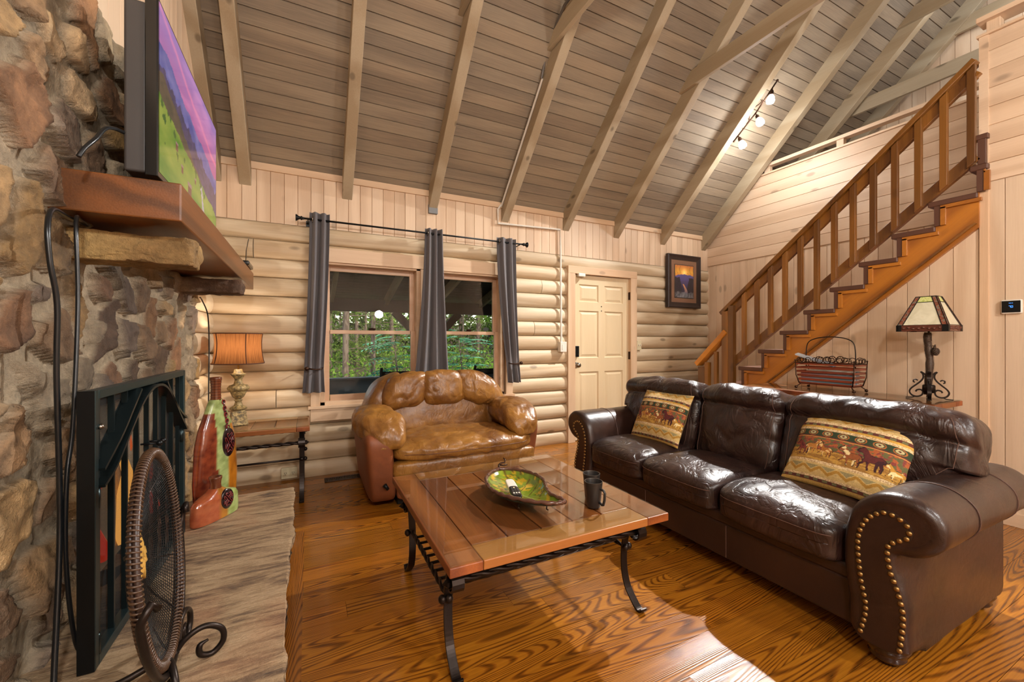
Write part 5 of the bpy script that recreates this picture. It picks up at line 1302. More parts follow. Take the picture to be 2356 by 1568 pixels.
# mugs
mugm = plain('matte_black_stoneware', C('#23201f'), .35, 0, .08, 40, coat=.2)
t = thing('mug', 'black tapered mug with handle, the nearer of the two', 'mug', (1.152, 1.487, .4845), 'black mugs on the coffee table')
k = MB(); k.lathe([(.0, .0), (.028, .0), (.0305, .003), (.0405, .112), (.0405, .115), (.0385, .115), (.0375, .112), (.028, .008), (0, .006)], 36, c=(1.152, 1.487, .4845)); k.build('body', mugm, t, smooth=True, sharp=60)
k = MB(); hx = Vector((.25, -.97, 0)).normalized(); P0 = Vector((1.152, 1.487, .4845))
k.tube([tuple(P0 + hx * a + Vector((0, 0, c))) for a, c in ((.036, .088), (.055, .086), (.062, .076), (.060, .045), (.054, .022), (.048, .020), (.033, .028))], .0058, 10); k.build('handle', mugm, t, smooth=True)
dup(t, (1.212, 1.580, .4845), rz=math.radians(150), label='black mug standing just behind the nearer mug')

# ------------------------------------------------------------------ table lamp (lit) and side table
lx, ly, lz = -.485, 3.80, .581
t = thing('table_lamp', 'lit table lamp with pleated brown shade and carved urn base', 'table lamp', (lx, ly, lz))
lbm, nt, bs = new_mat('antique_gold_stone'); g = G(nt); co = g.coord()
g.L(g.ramp(g.noise(co, 48, 6, .7, .5), [(.38, C('#4c4433')), (.5, C('#857045')), (.62, C('#b9a06a'))]), bs.inputs['Base Color']); bs.inputs['Roughness'].default_value = .55; g.L(g.bump(g.noise(co, 90, 5, .7), .5, .004), bs.inputs['Normal'])
k = MB(); s4 = [(.067, 0), (.066, .01), (.052, .10), (.044, .115)]
k.lathe([(a * 1.25, z) for a, z in s4], 4, c=(0, 0, 0)); k.xf(Matrix.Translation((lx, ly, lz)) @ Matrix.Rotation(PI / 4 + .25, 4, 'Z')); k.build('plinth', lbm, t, bevel=.003)
k = MB(); k.lathe([(.046, .115), (.058, .122), (.060, .130), (.050, .138), (.030, .150), (.022, .175), (.024, .185), (.030, .19), (.020, .20)], 28, c=(lx, ly, lz)); k.lathe([(.020, .20), (.038, .215), (.052, .245), (.058, .27)], 36, c=(lx, ly, lz)); k.build('foot', lbm, t, smooth=True, sharp=40)
k = MB(); k.lathe([(.056, .262), (.066, .275), (.068, .288), (.056, .305), (.030, .315), (.022, .345), (.026, .36), (.044, .385), (.050, .392), (.030, .40), (.024, .43), (.0, .43)], 48, c=(lx, ly, lz), flute=.09, fn=24); k.build('urn', lbm, t, smooth=True)
k = MB(); k.tube([(lx, ly, lz + .43), (lx, ly, lz + .50)], .008, 8); k.build('stem', M['nail'], t, smooth=True)
shm, nt, bs = new_mat('pleated_brown_shade'); g = G(nt); co = g.coord(); s3 = g.sep(co)
ang = nt.nodes.new('ShaderNodeMath'); ang.operation = 'ARCTAN2'; g.L(s3[1], ang.inputs[0]); g.L(s3[0], ang.inputs[1])
cmb = nt.nodes.new('ShaderNodeCombineXYZ'); g.L(g.math('MULTIPLY', ang.outputs[0], 12), cmb.inputs[0]); g.L(s3[2], cmb.inputs[2])
nn_ = g.noise(cmb.outputs[0], 5, 4, .7); col = g.ramp(nn_, [(.3, C('#4a2a16')), (.7, C('#8f6038'))])
nt.nodes.remove(bs); df = nt.nodes.new('ShaderNodeBsdfDiffuse'); tl = nt.nodes.new('ShaderNodeBsdfTranslucent'); mx = nt.nodes.new('ShaderNodeMixShader'); mx.inputs[0].default_value = .5
g.L(col, df.inputs[0]); g.L(col, tl.inputs[0]); g.L(df.outputs[0], mx.inputs[1]); g.L(tl.outputs[0], mx.inputs[2]); g.L(mx.outputs[0], [n for n in nt.nodes if n.type == 'OUTPUT_MATERIAL'][0].inputs[0])
k = MB(); prof = [(.172, 0), (.166, .02), (.158, .06), (.153, .11), (.152, .16), (.155, .20), (.160, .232)]
k.lathe(prof, 72, c=(lx, ly, lz + .475), sy=.92); k.f = [f for f in k.f if len(f) == 4]
sh = k.build('lamp_shade', shm, t, smooth=True)
for z_, r_ in ((.0, .173), (.232, .161)):
    k = MB(); k.tube([(lx + r_ * math.cos(a), ly + r_ * .92 * math.sin(a), lz + .475 + z_) for a in np.linspace(0, 2 * PI, 61)[:-1]], .0042, 6, closed=True); k.build('trim_band', plain('dark_braid', C('#4a2814'), .8), sh)
for a in (-2.5, -1.15, .1, 1.3, 2.5):
    k = MB(); k.tube([(lx + (r_ + .002) * math.cos(a), ly + (r_ + .002) * .92 * math.sin(a), lz + .475 + z_) for r_, z_ in prof], .0035, 6); k.build('trim_band', plain('dark_braid', C('#4a2814'), .8), sh)
k = MB(); ellip(k, (lx, ly, lz + .575), (.028, .028, .038)); k.build('bulb', emis('warm_bulb', (1, .72, .42), 8), t, smooth=True)
lamp('table_lamp_light', 'POINT', (lx, ly, lz + .60), 11, (1.0, .80, .60), .045)
# ------------------------------------------------------------------ vases on the hearth
def flat_vase(name, label, c, W_, Tk, H_, neck_r, neck_h, ang, kind, shoulder):
    t = thing(name, label, 'vase', c)
    ca, sa = math.cos(ang), math.sin(ang)
    def prof(z):
        q = z / H_
        if kind == 0: w_ = np.interp(q, [0, .03, .2, .45, .6, .72, .80, .84], [.86, .94, 1.0, .92, .76, .50, .32, neck_r * 2 / W_])
        else: w_ = np.interp(q, [0, .05, .2, .45, .55, .62, .68, .74], [.97, 1.0, 1.0, .97, .86, .58, .34, neck_r * 2 / W_])
        return w_
    zb = H_ - neck_h; n = 60; m_ = 70; k = MB(); vs = []; cs = []
    U_ = []; Zs = []
    for i in range(m_):
        z = zb * i / (m_ - 1); w_ = float(prof(z)) * W_ / 2; d_ = Tk / 2 * (1 if z / H_ < .5 else max(neck_r * 2 / Tk, 1 - (z / H_ - .5) * 1.6)); d_ = max(d_, neck_r * .95)
        for j in range(n):
            a = 2 * PI * j / n; cx_, sx_ = math.cos(a), math.sin(a); u = math.copysign(abs(cx_) ** .75, cx_) * w_; v = math.copysign(abs(sx_) ** .9, sx_) * d_
            vs.append((c[0] + u * sa * 1 + v * ca, c[1] + u * ca - v * sa, c[2] + z)); U_.append(u); Zs.append(z)
    U_ = np.array(U_); Zs = np.array(Zs); W2 = W_ / 2; un = U_ / W2
    g1 = fbm(U_ * 40, Zs * 40, o=3, seed=111); g2 = fbm(U_ * 30, Zs * 9, o=3, seed=112)
    if kind == 0:
        col = lerp(C('#6f7c46'), C('#9aa86c'), np.clip(g1 + .5, 0, 1)); q = Zs / H_
        L_ = (un < -.28 - .02) & (q < .72); col[L_] = lerp(C('#4e1c14'), C('#7d3a22'), np.clip(g1 + .5, 0, 1))[L_]
        R_ = (un > .42 - .15 * (q < .4)) & (q < .62); col[R_] = lerp(C('#5a2a10'), C('#a8681c'), np.clip(g2 + .5, 0, 1))[R_]
        S_ = (np.abs(un - .22) < .085) & (q > .55); col[S_] = C('#3a1416')
    else:
        col = lerp(C('#8a4226'), C('#9c5432'), np.clip(g1 + .5, 0, 1)); M_ = un > -.12; col[M_] = lerp(C('#5a2c10'), C('#a06a20'), np.clip(g2 + .5, 0, 1))[M_]
        G_ = un > .30; col[G_] = lerp(C('#7d8a4a'), C('#9aaa68'), np.clip(g1 + .5, 0, 1))[G_]; E_ = un > .88; col[E_] = C('#5a2a1c')
    fs = []
    for i in range(m_ - 1):
        for j in range(n): l = (j + 1) % n; fs.append((i * n + j, i * n + l, (i + 1) * n + l, (i + 1) * n + j))
    fs = [f[::-1] for f in fs]; fs.append(tuple(range(n))); fs.append(tuple((m_ - 1) * n + j for j in range(n))[::-1]); k.add(vs, fs, col); k.build('body', M['ceramic'], t, smooth=True, sharp=70)
    k = MB(); pr = []
    nn2 = 16
    for i in range(nn2 + 1):
        q = i / nn2; pr.append((neck_r * (1.02 - .10 * math.sin(q * PI) + .12 * q ** 4) + .0012 * (i % 2), zb - .004 + neck_h * q))
    pr += [(neck_r * 1.12, H_ + .003), (neck_r * .85, H_ + .002), (neck_r * .75, H_ - .03), (0, H_ - .04)]
    k.lathe(pr, 32, c=c); k.c = [np.array([C('#6b3a22') if (i // 32) % 2 else C('#4c2416') for i in range(len(k.v[0]))])]; k.build('neck', M['ceramic'], t, smooth=True)
    # raised scroll medallion on the room side
    nrm = Vector((ca, -sa, 0)); U3 = Vector((sa, ca, 0))
    mc, mr, mz = ((.24 * W2, .062, .47 * H_) if kind == 0 else (.22 * W2, .050, .42 * H_)); mu = mc
    k = MB(); vs = []; base = Vector(c) + U3 * mu + Vector((0, 0, mz)) + nrm * (Tk / 2 * .93)
    k.lathe([(0, .006), (.9, .006), (1, .002), (1, -.02)], 36); A_ = Matrix(((U3.x, 0, nrm.x, base.x), (U3.y, 0, nrm.y, base.y), (0, 1, 0, base.z), (0, 0, 0, 1)))
    k.xf(A_ @ Matrix.Diagonal((mr * .82, mr * (1.35 if kind == 0 else 1.05), 1, 1))); k.c = [np.tile(np.array(C('#1c1012')), (len(k.v[0]), 1))]; k.build('medallion', M['ceramic'], t, smooth=True, sharp=50)
    k = MB(); hh = mr * (1.30 if kind == 0 else 1.0); ww = mr * .80
    for q in range(4):
        a0 = q * PI / 2
        for sg in (-1, 1):
            pts = []
            for i in range(22):
                s_ = i / 21; r_ = .12 + .66 * min(1, s_ * 1.5); aa = sg * (.62 * math.sin(min(1, s_ * 1.3) * PI * .75)); 
                if s_ > .62: e_ = (s_ - .62) / .38; r_ = .78 - .22 * e_; aa = sg * (.62 * math.sin(.8 * PI * .75 + 0) * (1 - e_) * .9 + .12 * e_)
                pts.append((r_ * math.cos(a0 + aa) * ww, r_ * math.sin(a0 + aa) * hh, .009))
            k.tube(pts, .0032, 6)
    k.xf(A_); n_ = sum(len(x) for x in k.v); k.c = [np.tile(np.array(C('#5a1c1c')), (len(x), 1)) for x in k.v]; k.build('scrollwork', M['ceramic'], t, smooth=True)
    if kind == 0:
        for i in range(5):
            z = H_ * (.80 - .052 * i); w_ = float(prof(z)) * W2; k = MB(); d_ = Tk / 2 * max(neck_r * 2 / Tk, 1 - (z / H_ - .5) * 1.6)
            p = Vector(c) + U3 * (.16 * W2 + .004 * i) + Vector((0, 0, z)) + nrm * (max(d_, neck_r * .95) * .93 + .001)
            k.lathe([(0, -.002), (.7, .0), (.85, .005), (1, .004), (1.05, -.006)], 20); A2 = Matrix(((U3.x, 0, nrm.x, p.x), (U3.y, 0, nrm.y, p.y), (0, 1, 0, p.z), (0, 0, 0, 1))); k.xf(A2 @ Matrix.Diagonal((.013, .014, 1, 1))); k.c = [np.array([C('#0e0c10') if j < 40 else C('#7a1c20') for j in range(len(k.v[0]))])]; k.build('stud', M['ceramic'], t, smooth=True)
    return t
flat_vase('tall_vase', 'tall flat ceramic bottle vase with green, red and brown glaze panels', (-.475, 2.87, .304), .30, .10, .715, .026, .125, .52, 0, 0)
flat_vase('short_vase', 'short wide ceramic bottle vase with rust and green panels, before the tall one', (-.435, 2.62,   .304), .28, .085, .212, .026, .055, .60, 1, 0)

# ------------------------------------------------------------------ wicker fan on a scroll stand
FCc = Vector((-.355, 1.425, .655)); ph = math.radians(-6); tl_ = math.radians(5)
t = thing('wicker_fan_screen', 'round wicker rimmed mesh disc on a scrolled iron stand on the hearth', 'decorative stand', (-.36, 1.42, .302))
Ud = Vector((math.sin(ph), math.cos(ph), 0)); Nd = Vector((math.cos(ph) * math.cos(tl_), -math.sin(ph) * math.cos(tl_), math.sin(tl_))).normalized(); Vd = Nd.cross(Ud).normalized()
if Vd.z < 0: Vd = -Vd
def dp_(r, a, n_=0): return FCc + Ud * r * math.cos(a) + Vd * r * math.sin(a) + Nd * n_
R0 = .274
k = MB()
for rr, nn3, th_ in ((R0, 0, .0065), (R0 - .010, -.006, .005), (R0 - .004, -.011, .005)): k.tube([tuple(dp_(rr, 2 * PI * i / 90, nn3)) for i in range(90)], th_, 8, closed=True)
rimo = k.build('rim', M['wicker'], t, smooth=True)
k = MB()
for i in range(150):
    a = 2 * PI * i / 150; pts = []
    for j in range(8): b_ = 2 * PI * j / 8; pts.append(tuple(dp_(R0 - .005 + .0125 * math.cos(b_), a + .010 * math.sin(b_), -.005 + .012 * math.sin(b_))))
    k.tube(pts, .0027, 5, closed=True)
o = k.build('wrapping', plain('wrapped_cane', C('#46301f'), .35, 0, .35, 80, coat=.2), t, smooth=True)
wire = plain('thin_black_wire', C('#1b1a1a'), .4, .3, .1)
k = MB()
def dish(r): return -.062 * (1 - (r / R0) ** 2)
for i in range(30):
    r = R0 * (.06 + .92 * i / 29); k.tube([tuple(dp_(r, 2 * PI * j / 56, dish(r))) for j in range(56)], .0010, 4, closed=True)
for i in range(150):
    a = 2 * PI * i / 150; k.tube([tuple(dp_(R0 * q, a + .25 * (1 - q), dish(R0 * q))) for q in (.12, .4, .7, .97)], .0009, 4, caps=False)
k.build('wire_mesh', wire, t, smooth=True)
k = MB()
for i in range(10):
    a = 2 * PI * i / 10 + .2; k.tube([tuple(dp_(R0 * q, a, dish(R0 * q) - .003)) for q in (.03, .3, .6, .97)], .0026, 6)
k.build('spoke', M['iron'], t, smooth=True)
k = MB(); 
for i in range(60):
    a = 2 * PI * i / 60; r = .062 + .012 * math.sin(i * 2.7); k.tube([tuple(dp_(q * r, a + .2 * math.sin(q * 5 + i), dish(q * r) + .004 + .012 * (1 - q) + .005 * math.sin(i * 1.9))) for q in (.1, .35, .65, 1.0)], [.006, .008, .008, .004], 6)
k.build('raffia_flower', M['straw'], t, smooth=True)
def scroll_path(fn, pts): return [tuple(fn(*p)) for p in pts]
k = MB()
cr = [dp_(R0 + .020, a, .004 if False else .0) for a in np.linspace(math.radians(188), math.radians(352), 44)]
L0 = [dp_(R0 + .030, math.radians(184), .006), dp_(R0 + .018, math.radians(179), .022), dp_(R0 + .004, math.radians(183), .030)]
k.tube([tuple(p) for p in L0[::-1]] + [tuple(p) for p in cr] + [tuple(dp_(R0 + .030, math.radians(356), .006)), tuple(dp_(R0 + .030, math.radians(362), .01)), tuple(dp_(R0 + .012, math.radians(366), .022)), tuple(dp_(R0 - .0, math.radians(361), .022))], .0088, 10); k.build('cradle', M['iron'], t, smooth=True)
bt = dp_(R0 + .020, -PI / 2)
for (dx, dy) in ((.0, -.012),):
    pass
def leg_path(p, far, h=.05):
    return smooth3([p, p + (far - p) * .35 + Vector((0, 0, .035)), p + (far - p) * .75 + Vector((0, 0, .01)), far])
def smooth3(P_):
    out = []
    for i in range(len(P_) - 1):
        p0 = P_[max(i - 1, 0)]; p1 = P_[i]; p2 = P_[i + 1]; p3 = P_[min(i + 2, len(P_) - 1)]
        for s_ in range(6):
            q = s_ / 6; out.append(.5 * ((2 * p1) + (p2 - p0) * q + (2 * p0 - 5 * p1 + 4 * p2 - p3) * q * q + (3 * p1 - p0 - 3 * p2 + p3) * q ** 3))
    out.append(P_[-1]); return [tuple(v) for v in out]
k = MB(); p0 = Vector(bt); k.tube(smooth3([p0 + Vector((0, 0, .012)), Vector((-.43, 1.39, .352)), Vector((-.50, 1.40, .342)), Vector((-.575, 1.42, .312))]), .0088, 10); k.build('leg', M['iron'], t, smooth=True)
def scroll_leg(base, dir_, r_, flip=1):
    d = Vector(dir_).normalized(); pts = [base, base + d * .03 + Vector((0, 0, .04)), base + d * .075 + Vector((0, 0, .055)), base + d * .115 + Vector((0, 0, .03)), base + d * .120 + Vector((0, 0, -.008)), base + d * .095 + Vector((0, 0, -.032)), base + d * .066 + Vector((0, 0, -.022)), base + d * .064 + Vector((0, 0, .004)), base + d * .084 + Vector((0, 0, .012))]
    k = MB(); k.tube(smooth3(pts), [.0082] * ((len(pts) - 1) * 6 - 5) + [.007, .006, .005, .004, .004, .003], 10); return k.build('leg', M['iron'], t, smooth=True)
scroll_leg(Vector((-.345, 1.49, .352)), (.10, 1, 0), .03)
scroll_leg(Vector((-.345, 1.40, .346)), (.45, -1, 0), .03)
scroll_leg(Vector((-.34, 1.44, .346)), (1, .35, 0), .03)
k = MB(); k.tube([tuple(Vector(bt) + Vector((.004, .0, .01))), (-.35, 1.43, .345), (-.345, 1.45, .335)], .009, 10); ellip(k, (-.345, 1.445, .335), (.014, .06, .012)); k.build('hub', M['iron'], t, smooth=True)

# ------------------------------------------------------------------ console lamp and magazine basket
cz_ = .820; clx, cly = 3.93, 1.275
t = thing('stained_glass_lamp', 'unlit lamp with cream stained glass shade and pinecone twig base', 'table lamp', (clx, cly, cz_))
barkm = plain('bark_textured_bronze', C('#4a3a2e'), .5, .4, .3, 50, .8, 90)
k = MB(); P_ = [(clx + .004 * math.sin(i * .8), cly + .006 * math.sin(i * .55 + 1), cz_ + .03 + i * .0315) for i in range(15)]; k.tube(P_, [.0205 + .0025 * math.sin(i * 2.1) for i in range(15)], 14)
k.build('trunk', barkm, t, smooth=True)
k = MB()
for i in range(44): z = cz_ + .05 + i * .0095; q = (z - cz_ - .03) / .0315; k.tube([(clx + .004 * math.sin(q * .8) + .0225 * math.cos(a), cly + .006 * math.sin(q * .55 + 1) + .0225 * math.sin(a), z + .001 * math.sin(a * 3)) for a in np.linspace(0, 2 * PI, 15)[:-1]], .0016, 4, closed=True)
k.build('bark_ridges', barkm, t)
k = MB(); ellip(k, (clx - .012, cly - .040, cz_ + .335), (.017, .017, .028), 14, 10)
k.build('pinecone', barkm, t, smooth=True)
k = MB()
for i in range(9):
    for j in range(8): a = j * PI / 4 + (i % 2) * .39; z = cz_ + .312 + i * .0058; r = .0175 * math.sin(PI * (i + 1.5) / 11.5); ellip(k, (clx - .012 + r * math.cos(a), cly - .040 + r * math.sin(a), z), (.0048, .0048, .0035), 6, 4)
k.tube([(clx - .005, cly - .02, cz_ + .375), (clx - .01, cly - .038, cz_ + .375), (clx - .012, cly - .04, cz_ + .36)], .003, 6); k.tube([(clx, cly - .02, cz_ + .345), (clx, cly - .034, cz_ + .385)], [.006, .004], 6); k.build('cone_scales', barkm, t, smooth=True)
k = MB(); k.lathe([(.034, .05), (.034, .095), (.030, .10), (.03, .045)], 20, c=(clx, cly, cz_)); k.build('collar', M['iron'], t, smooth=True)
for i in range(4):
    a = i * PI / 2 + .35; d = Vector((math.cos(a), math.sin(a), 0)); B_ = Vector((clx, cly, cz_))
    pp = [(.018, .17), (.030, .185), (.040, .190), (.030, .175), (.028, .15), (.040, .125), (.062, .100), (.090, .070), (.098, .045), (.085, .022), (.060, .014), (.036, .026), (.030, .050), (.042, .064), (.060, .060), (.066, .048)]
    k = MB(); lp = smooth_loop(pp, 5, closed=False); flatbar(k, [(x_, z_) for x_, z_ in lp], .020, .0095, 'y'); k.xf(Matrix.Translation(B_) @ Matrix.Rotation(a - PI / 2, 4, 'Z')); k.build('scroll_foot', M['iron'], t, bevel=.0)
    k = MB(); flatbar(k, [(.07, .014), (.085, .006), (.105, .004), (.118, .0035)], .020, .006, 'y'); k.tube([(0, .055, .128), (0, .066, .136), (0, .078, .130), (0, .078, .118), (0, .070, .114)], .0045, 6); k.xf(Matrix.Translation(B_) @ Matrix.Rotation(a - PI / 2, 4, 'Z')); k.build('foot_pad', M['iron'], t)
# shade: truncated pyramid with cut corner strips
zs0, zs1, zs2 = cz_ + .478, cz_ + .520, cz_ + .722; hb, ht = .128, .052
ANG = math.radians(0)
cream_g, nt, bs = new_mat('cream_stained_glass'); g = G(nt); g.L(g.ramp(g.noise(g.mapping(g.coord(), (1, 1, .5)), 16, 5, .6, 1.0), [(.3, C('#c9c3a4')), (.6, C('#dcd8be')), (.8, C('#c8b896'))]), bs.inputs['Base Color']); bs.inputs['Roughness'].default_value = .18; bs.inputs['Coat Weight'].default_value = .4
green_g, nt, bs = new_mat('green_stained_glass'); g = G(nt); g.L(g.ramp(g.noise(g.coord(), 30, 4, .6, 2.0), [(.35, C('#a9b45c')), (.6, C('#d3d68e'))]), bs.inputs['Base Color']); bs.inputs['Roughness'].default_value = .18
red_g, nt, bs = new_mat('russet_stained_glass'); g = G(nt); g.L(g.ramp(g.noise(g.coord(), 22, 4, .6, 2.5), [(.35, C('#5c2a20')), (.5, C('#8d5540')), (.62, C('#6a7468')), (.75, C('#7d3628'))]), bs.inputs['Base Color']); bs.inputs['Roughness'].default_value = .2
sh = None
k = MB(); lead = MB(); band = MB(); gg = MB(); rg_ = MB()
for s_ in range(4):
    Rm = Matrix.Translation((clx, cly, 0)) @ Matrix.Rotation(s_ * PI / 2 + math.radians(2), 4, 'Z')
    def hw(z): return ht + (hb - ht) * (zs2 - z) / (zs2 - zs1)
    def q4(mb, z0, z1, f0, f1, th=.003):
        vs = []
        for z, f in ((z0, f0), (z1, f1)):
            w_ = hw(z)
            for xx in (f[0], f[1]): vs.append((w_, xx * w_, z)); 
        vs2 = [(a - th, c, z) for a, c, z in vs]; V_ = [tuple(Rm @ Vector(p)) for p in vs + vs2]
        mb.add(V_, [(0, 1, 3, 2), (4, 6, 7, 5), (0, 4, 5, 1), (2, 3, 7, 6), (0, 2, 6, 4), (1, 5, 7, 3)])
    zm_ = zs2 - .040; cw0, cw1 = .78, .62
    q4(k, zs1, zm_, (-cw0, cw0), (-.66, .66)); q4(gg, zm_, zs2, (-.66, .66), (-.56, .56))
    q4(rg_, zs1, zs2, (cw0, 1), (.56, 1)); q4(rg_, zs1, zs2, (-1, -cw0), (-1, -.56))
    for (a, z0_, b_, z1_) in ((cw0, zs1, .56, zs2), (-cw0, zs1, -.56, zs2), (1, zs1, 1, zs2)):
        lead.tube([tuple(Rm @ Vector((hw(z0_) + .001, a * hw(z0_), z0_))), tuple(Rm @ Vector((hw(z1_) + .001, b_ * hw(z1_), z1_)))], .0026, 6)
    for z_, f_ in ((zm_, .66), (zs2, 1.0), (zs1, 1.0)): lead.tube([tuple(Rm @ Vector((hw(z_) + .001, -f_ * hw(z_), z_))), tuple(Rm @ Vector((hw(z_) + .001, f_ * hw(z_), z_)))], .0024, 6)
    band.box(hb - .004, -hb, zs0, hb + .003, hb, zs1, M=Rm)
    for j in range(8): ellip(band, tuple(Rm @ Vector((hb + .004, -hb * .72 + j * hb * .205, (zs0 + zs1) / 2 + .004 * math.sin(j * 2)))), (.010, .010, .009), 8, 5)
    lead.box(hb - .006, hb * .80, zs0 - .001, hb + .006, hb + .006, zs1 + .001, M=Rm); lead.box(hb - .006, -hb - .004, zs0 - .001, hb + .006, -hb * .82, zs1 + .001, M=Rm)
sh = k.build('lamp_shade', cream_g, t); gg.build('green_panel', green_g, sh); rg_.build('corner_strip', red_g, sh); lead.build('leading', plain('dark_leading', C('#1d1c1a'), .45, .6), sh)
band.build('pinecone_band', plain('carved_russet_band', C('#5a2e20'), .3, 0, .35, 50, .6, 80, coat=.3), sh, smooth=False)
k = MB(); k.tube([(clx, cly, cz_ + .47), (clx, cly, cz_ + .71)], .006, 8); k.build('harp', M['iron'], t)
# basket
bx0, bx1, by0, by1, bz0, bz1 = 3.80, 4.0, 1.66, 2.09, .868, 1.032
t = thing('magazine_basket', 'slatted red wood basket with iron handle and scrollwork, holding papers', 'basket', ((bx0 + bx1) / 2, (by0 + by1) / 2, .82))
redw = wood('red_slat_wood', C('#8a3c20'), C('#5c2412'), 'y', 4, 3, .1, .3, (.1, .9), .15, 0, coat=.3, fiber=.3)
k = MB()
for i in range(6):
    q = i / 5; fl_ = .020 * (1 - q) ** 1.3; z = bz0 + (bz1 - bz0) * q - .004
    for x in (bx0 + fl_, bx1 - fl_ - .006): k.box(x, by0 + fl_, z, x + .006, by1 - fl_, z + .017, rt=True)
    for y in (by0 + fl_, by1 - fl_ - .006): k.box(bx0 + fl_, y, z, bx1 - fl_, y + .006, z + .017, rt=True)
k.build('slats', redw, t, bevel=.001)
k = MB(); k.box(bx0 + .02, by0 + .02, bz0 - .006, bx1 - .02, by1 - .02, bz0 + .002); k.build('bottom', redw, t)
k = MB()
for (x, y, sx, sy) in ((bx0, by0, 1, 1), (bx1, by0, -1, 1), (bx0, by1, 1, -1), (bx1, by1, -1, -1)):
    k.tube([(x + sx * .020, y + sy * .02, bz0), (x + sx * .004, y + sy * .004, bz0 + .07), (x, y, bz1 + .028)], .004, 6); ellip(k, (x, y, bz1 + .034), (.007, .007, .007), 8, 6)
    k.tube([(x + sx * .03, y + sy * .03, bz0 - .004), (x + sx * .012, y + sy * .012, .845), (x + sx * .004, y + sy * .004, .835)], .004, 6); ellip(k, (x + sx * .004, y + sy * .004, .833), (.012, .012, .012), 12, 8)
k.build('corner_feet', M['bronze'], t, smooth=True)
k = MB(); zz_ = bz1 + .018
for xx in (bx0, bx1):
    k.tube([(xx, by0, bz1 + .012), (xx, by1, bz1 + .012)], .003, 6)
    for cy_ in (by0 + .10, by0 + .155, by0 + .275, by0 + .33): k.tube([(xx, cy_ + .022 * math.cos(a), zz_ + .022 + .018 * math.sin(a)) for a in np.linspace(0, 2 * PI, 20)[:-1]], .003, 6, closed=True)
    for cy_ in (by0 + .185, by0 + .245):
        k.tube([(xx, cy_ + .028 * math.cos(a), zz_ + .022 + .028 * math.sin(a)) for a in np.linspace(0, 2 * PI, 24)[:-1]], .0035, 6, closed=True)
        for j in range(8): a = j * PI / 4; k.tube([(xx, cy_ + .008 * math.cos(a), zz_ + .022 + .008 * math.sin(a)), (xx, cy_ + .026 * math.cos(a), zz_ + .022 + .026 * math.sin(a))], .0018, 5)
    for cy_, fl_ in ((by0 + .05, 1), (by1 - .05, -1)): k.tube(spiral((xx, cy_, zz_ + .015), .004, .034, 0, 560 * fl_, 26, 'yz'), .0026, 6)
for yy_ in (by0, by1):
    k.tube([(bx0, yy_, bz1 + .012), (bx1, yy_, bz1 + .012)], .003, 6)
    for cx_ in (bx0 + .05, bx0 + .10, bx0 + .15): k.tube([(cx_ + .024 * math.cos(a), yy_, zz_ + .018 + .02 * math.sin(a)) for a in np.linspace(0, 2 * PI, 18)[:-1]], .0028, 6, closed=True)
k.build('scrollwork', M['bronze'], t, smooth=True)
k = MB(); mx_ = (bx0 + bx1) / 2; k.tube(smooth3([Vector((mx_, by0 + .035, bz1 - .02)), Vector((mx_, by0 + .036, bz1 + .12)), Vector((mx_, by0 + .055, bz1 + .19)), Vector((mx_, by0 + .12, bz1 + .222)), Vector((mx_, (by0 + by1) / 2, bz1 + .232)), Vector((mx_, by1 - .12, bz1 + .222)), Vector((mx_, by1 - .055, bz1 + .19)), Vector((mx_, by1 - .036, bz1 + .12)), Vector((mx_, by1 - .035, bz1 - .02))]), .0042, 8); k.build('handle', M['iron'], t, smooth=True)
pm = plain('printed_paper', (1, 1, 1), .6, 0, .05, attr=True)
for i in range(6):
    k = MB(); k.box(bx0 + .03 + i * .022, by0 + .03, bz0 + .004, bx0 + .042 + i * .022, by1 - .03 - .01 * i, bz0 + .10 + .008 * (i % 3))
    k.c = [np.array([C(random.choice(['#c8c4bc', '#7a8894', '#a8564a', '#d8d0b8', '#4a6a72'])) for _ in range(8)])]
    tag(k.build('magazine', pm), ['magazine nearest the front slats of the basket', 'second magazine behind the front slats of the basket', 'third magazine from the basket front', 'fourth magazine from the basket front', 'magazine next to the rearmost one in the basket', 'rearmost magazine in the basket, near the wall'][i], 'magazine', 'magazines in the basket')
k = MB(); k.add([(mx_ - .05, by1 + .03, bz1 + .085), (mx_ + .0, by1 + .03, bz1 + .095), (mx_ + .03, by0 + .17, bz1 - .0), (mx_ - .05, by0 + .17, bz1 - .01), (mx_ - .05, by1 + .03, bz1 + .075), (mx_ + .0, by1 + .03, bz1 + .085), (mx_ + .03, by0 + .17, bz1 - .008), (mx_ - .05, by0 + .17, bz1 - .018)], [(0, 1, 2, 3), (7, 6, 5, 4), (0, 4, 5, 1), (1, 5, 6, 2), (2, 6, 7, 3), (3, 7, 4, 0)], np.array([C('#b8bcc0'), C('#b8bcc0'), C('#4e5c66'), C('#6a7884')] * 2))
tag(k.build('paper_folder', pm), 'grey folded papers sticking up out of the left end of the basket', 'papers')

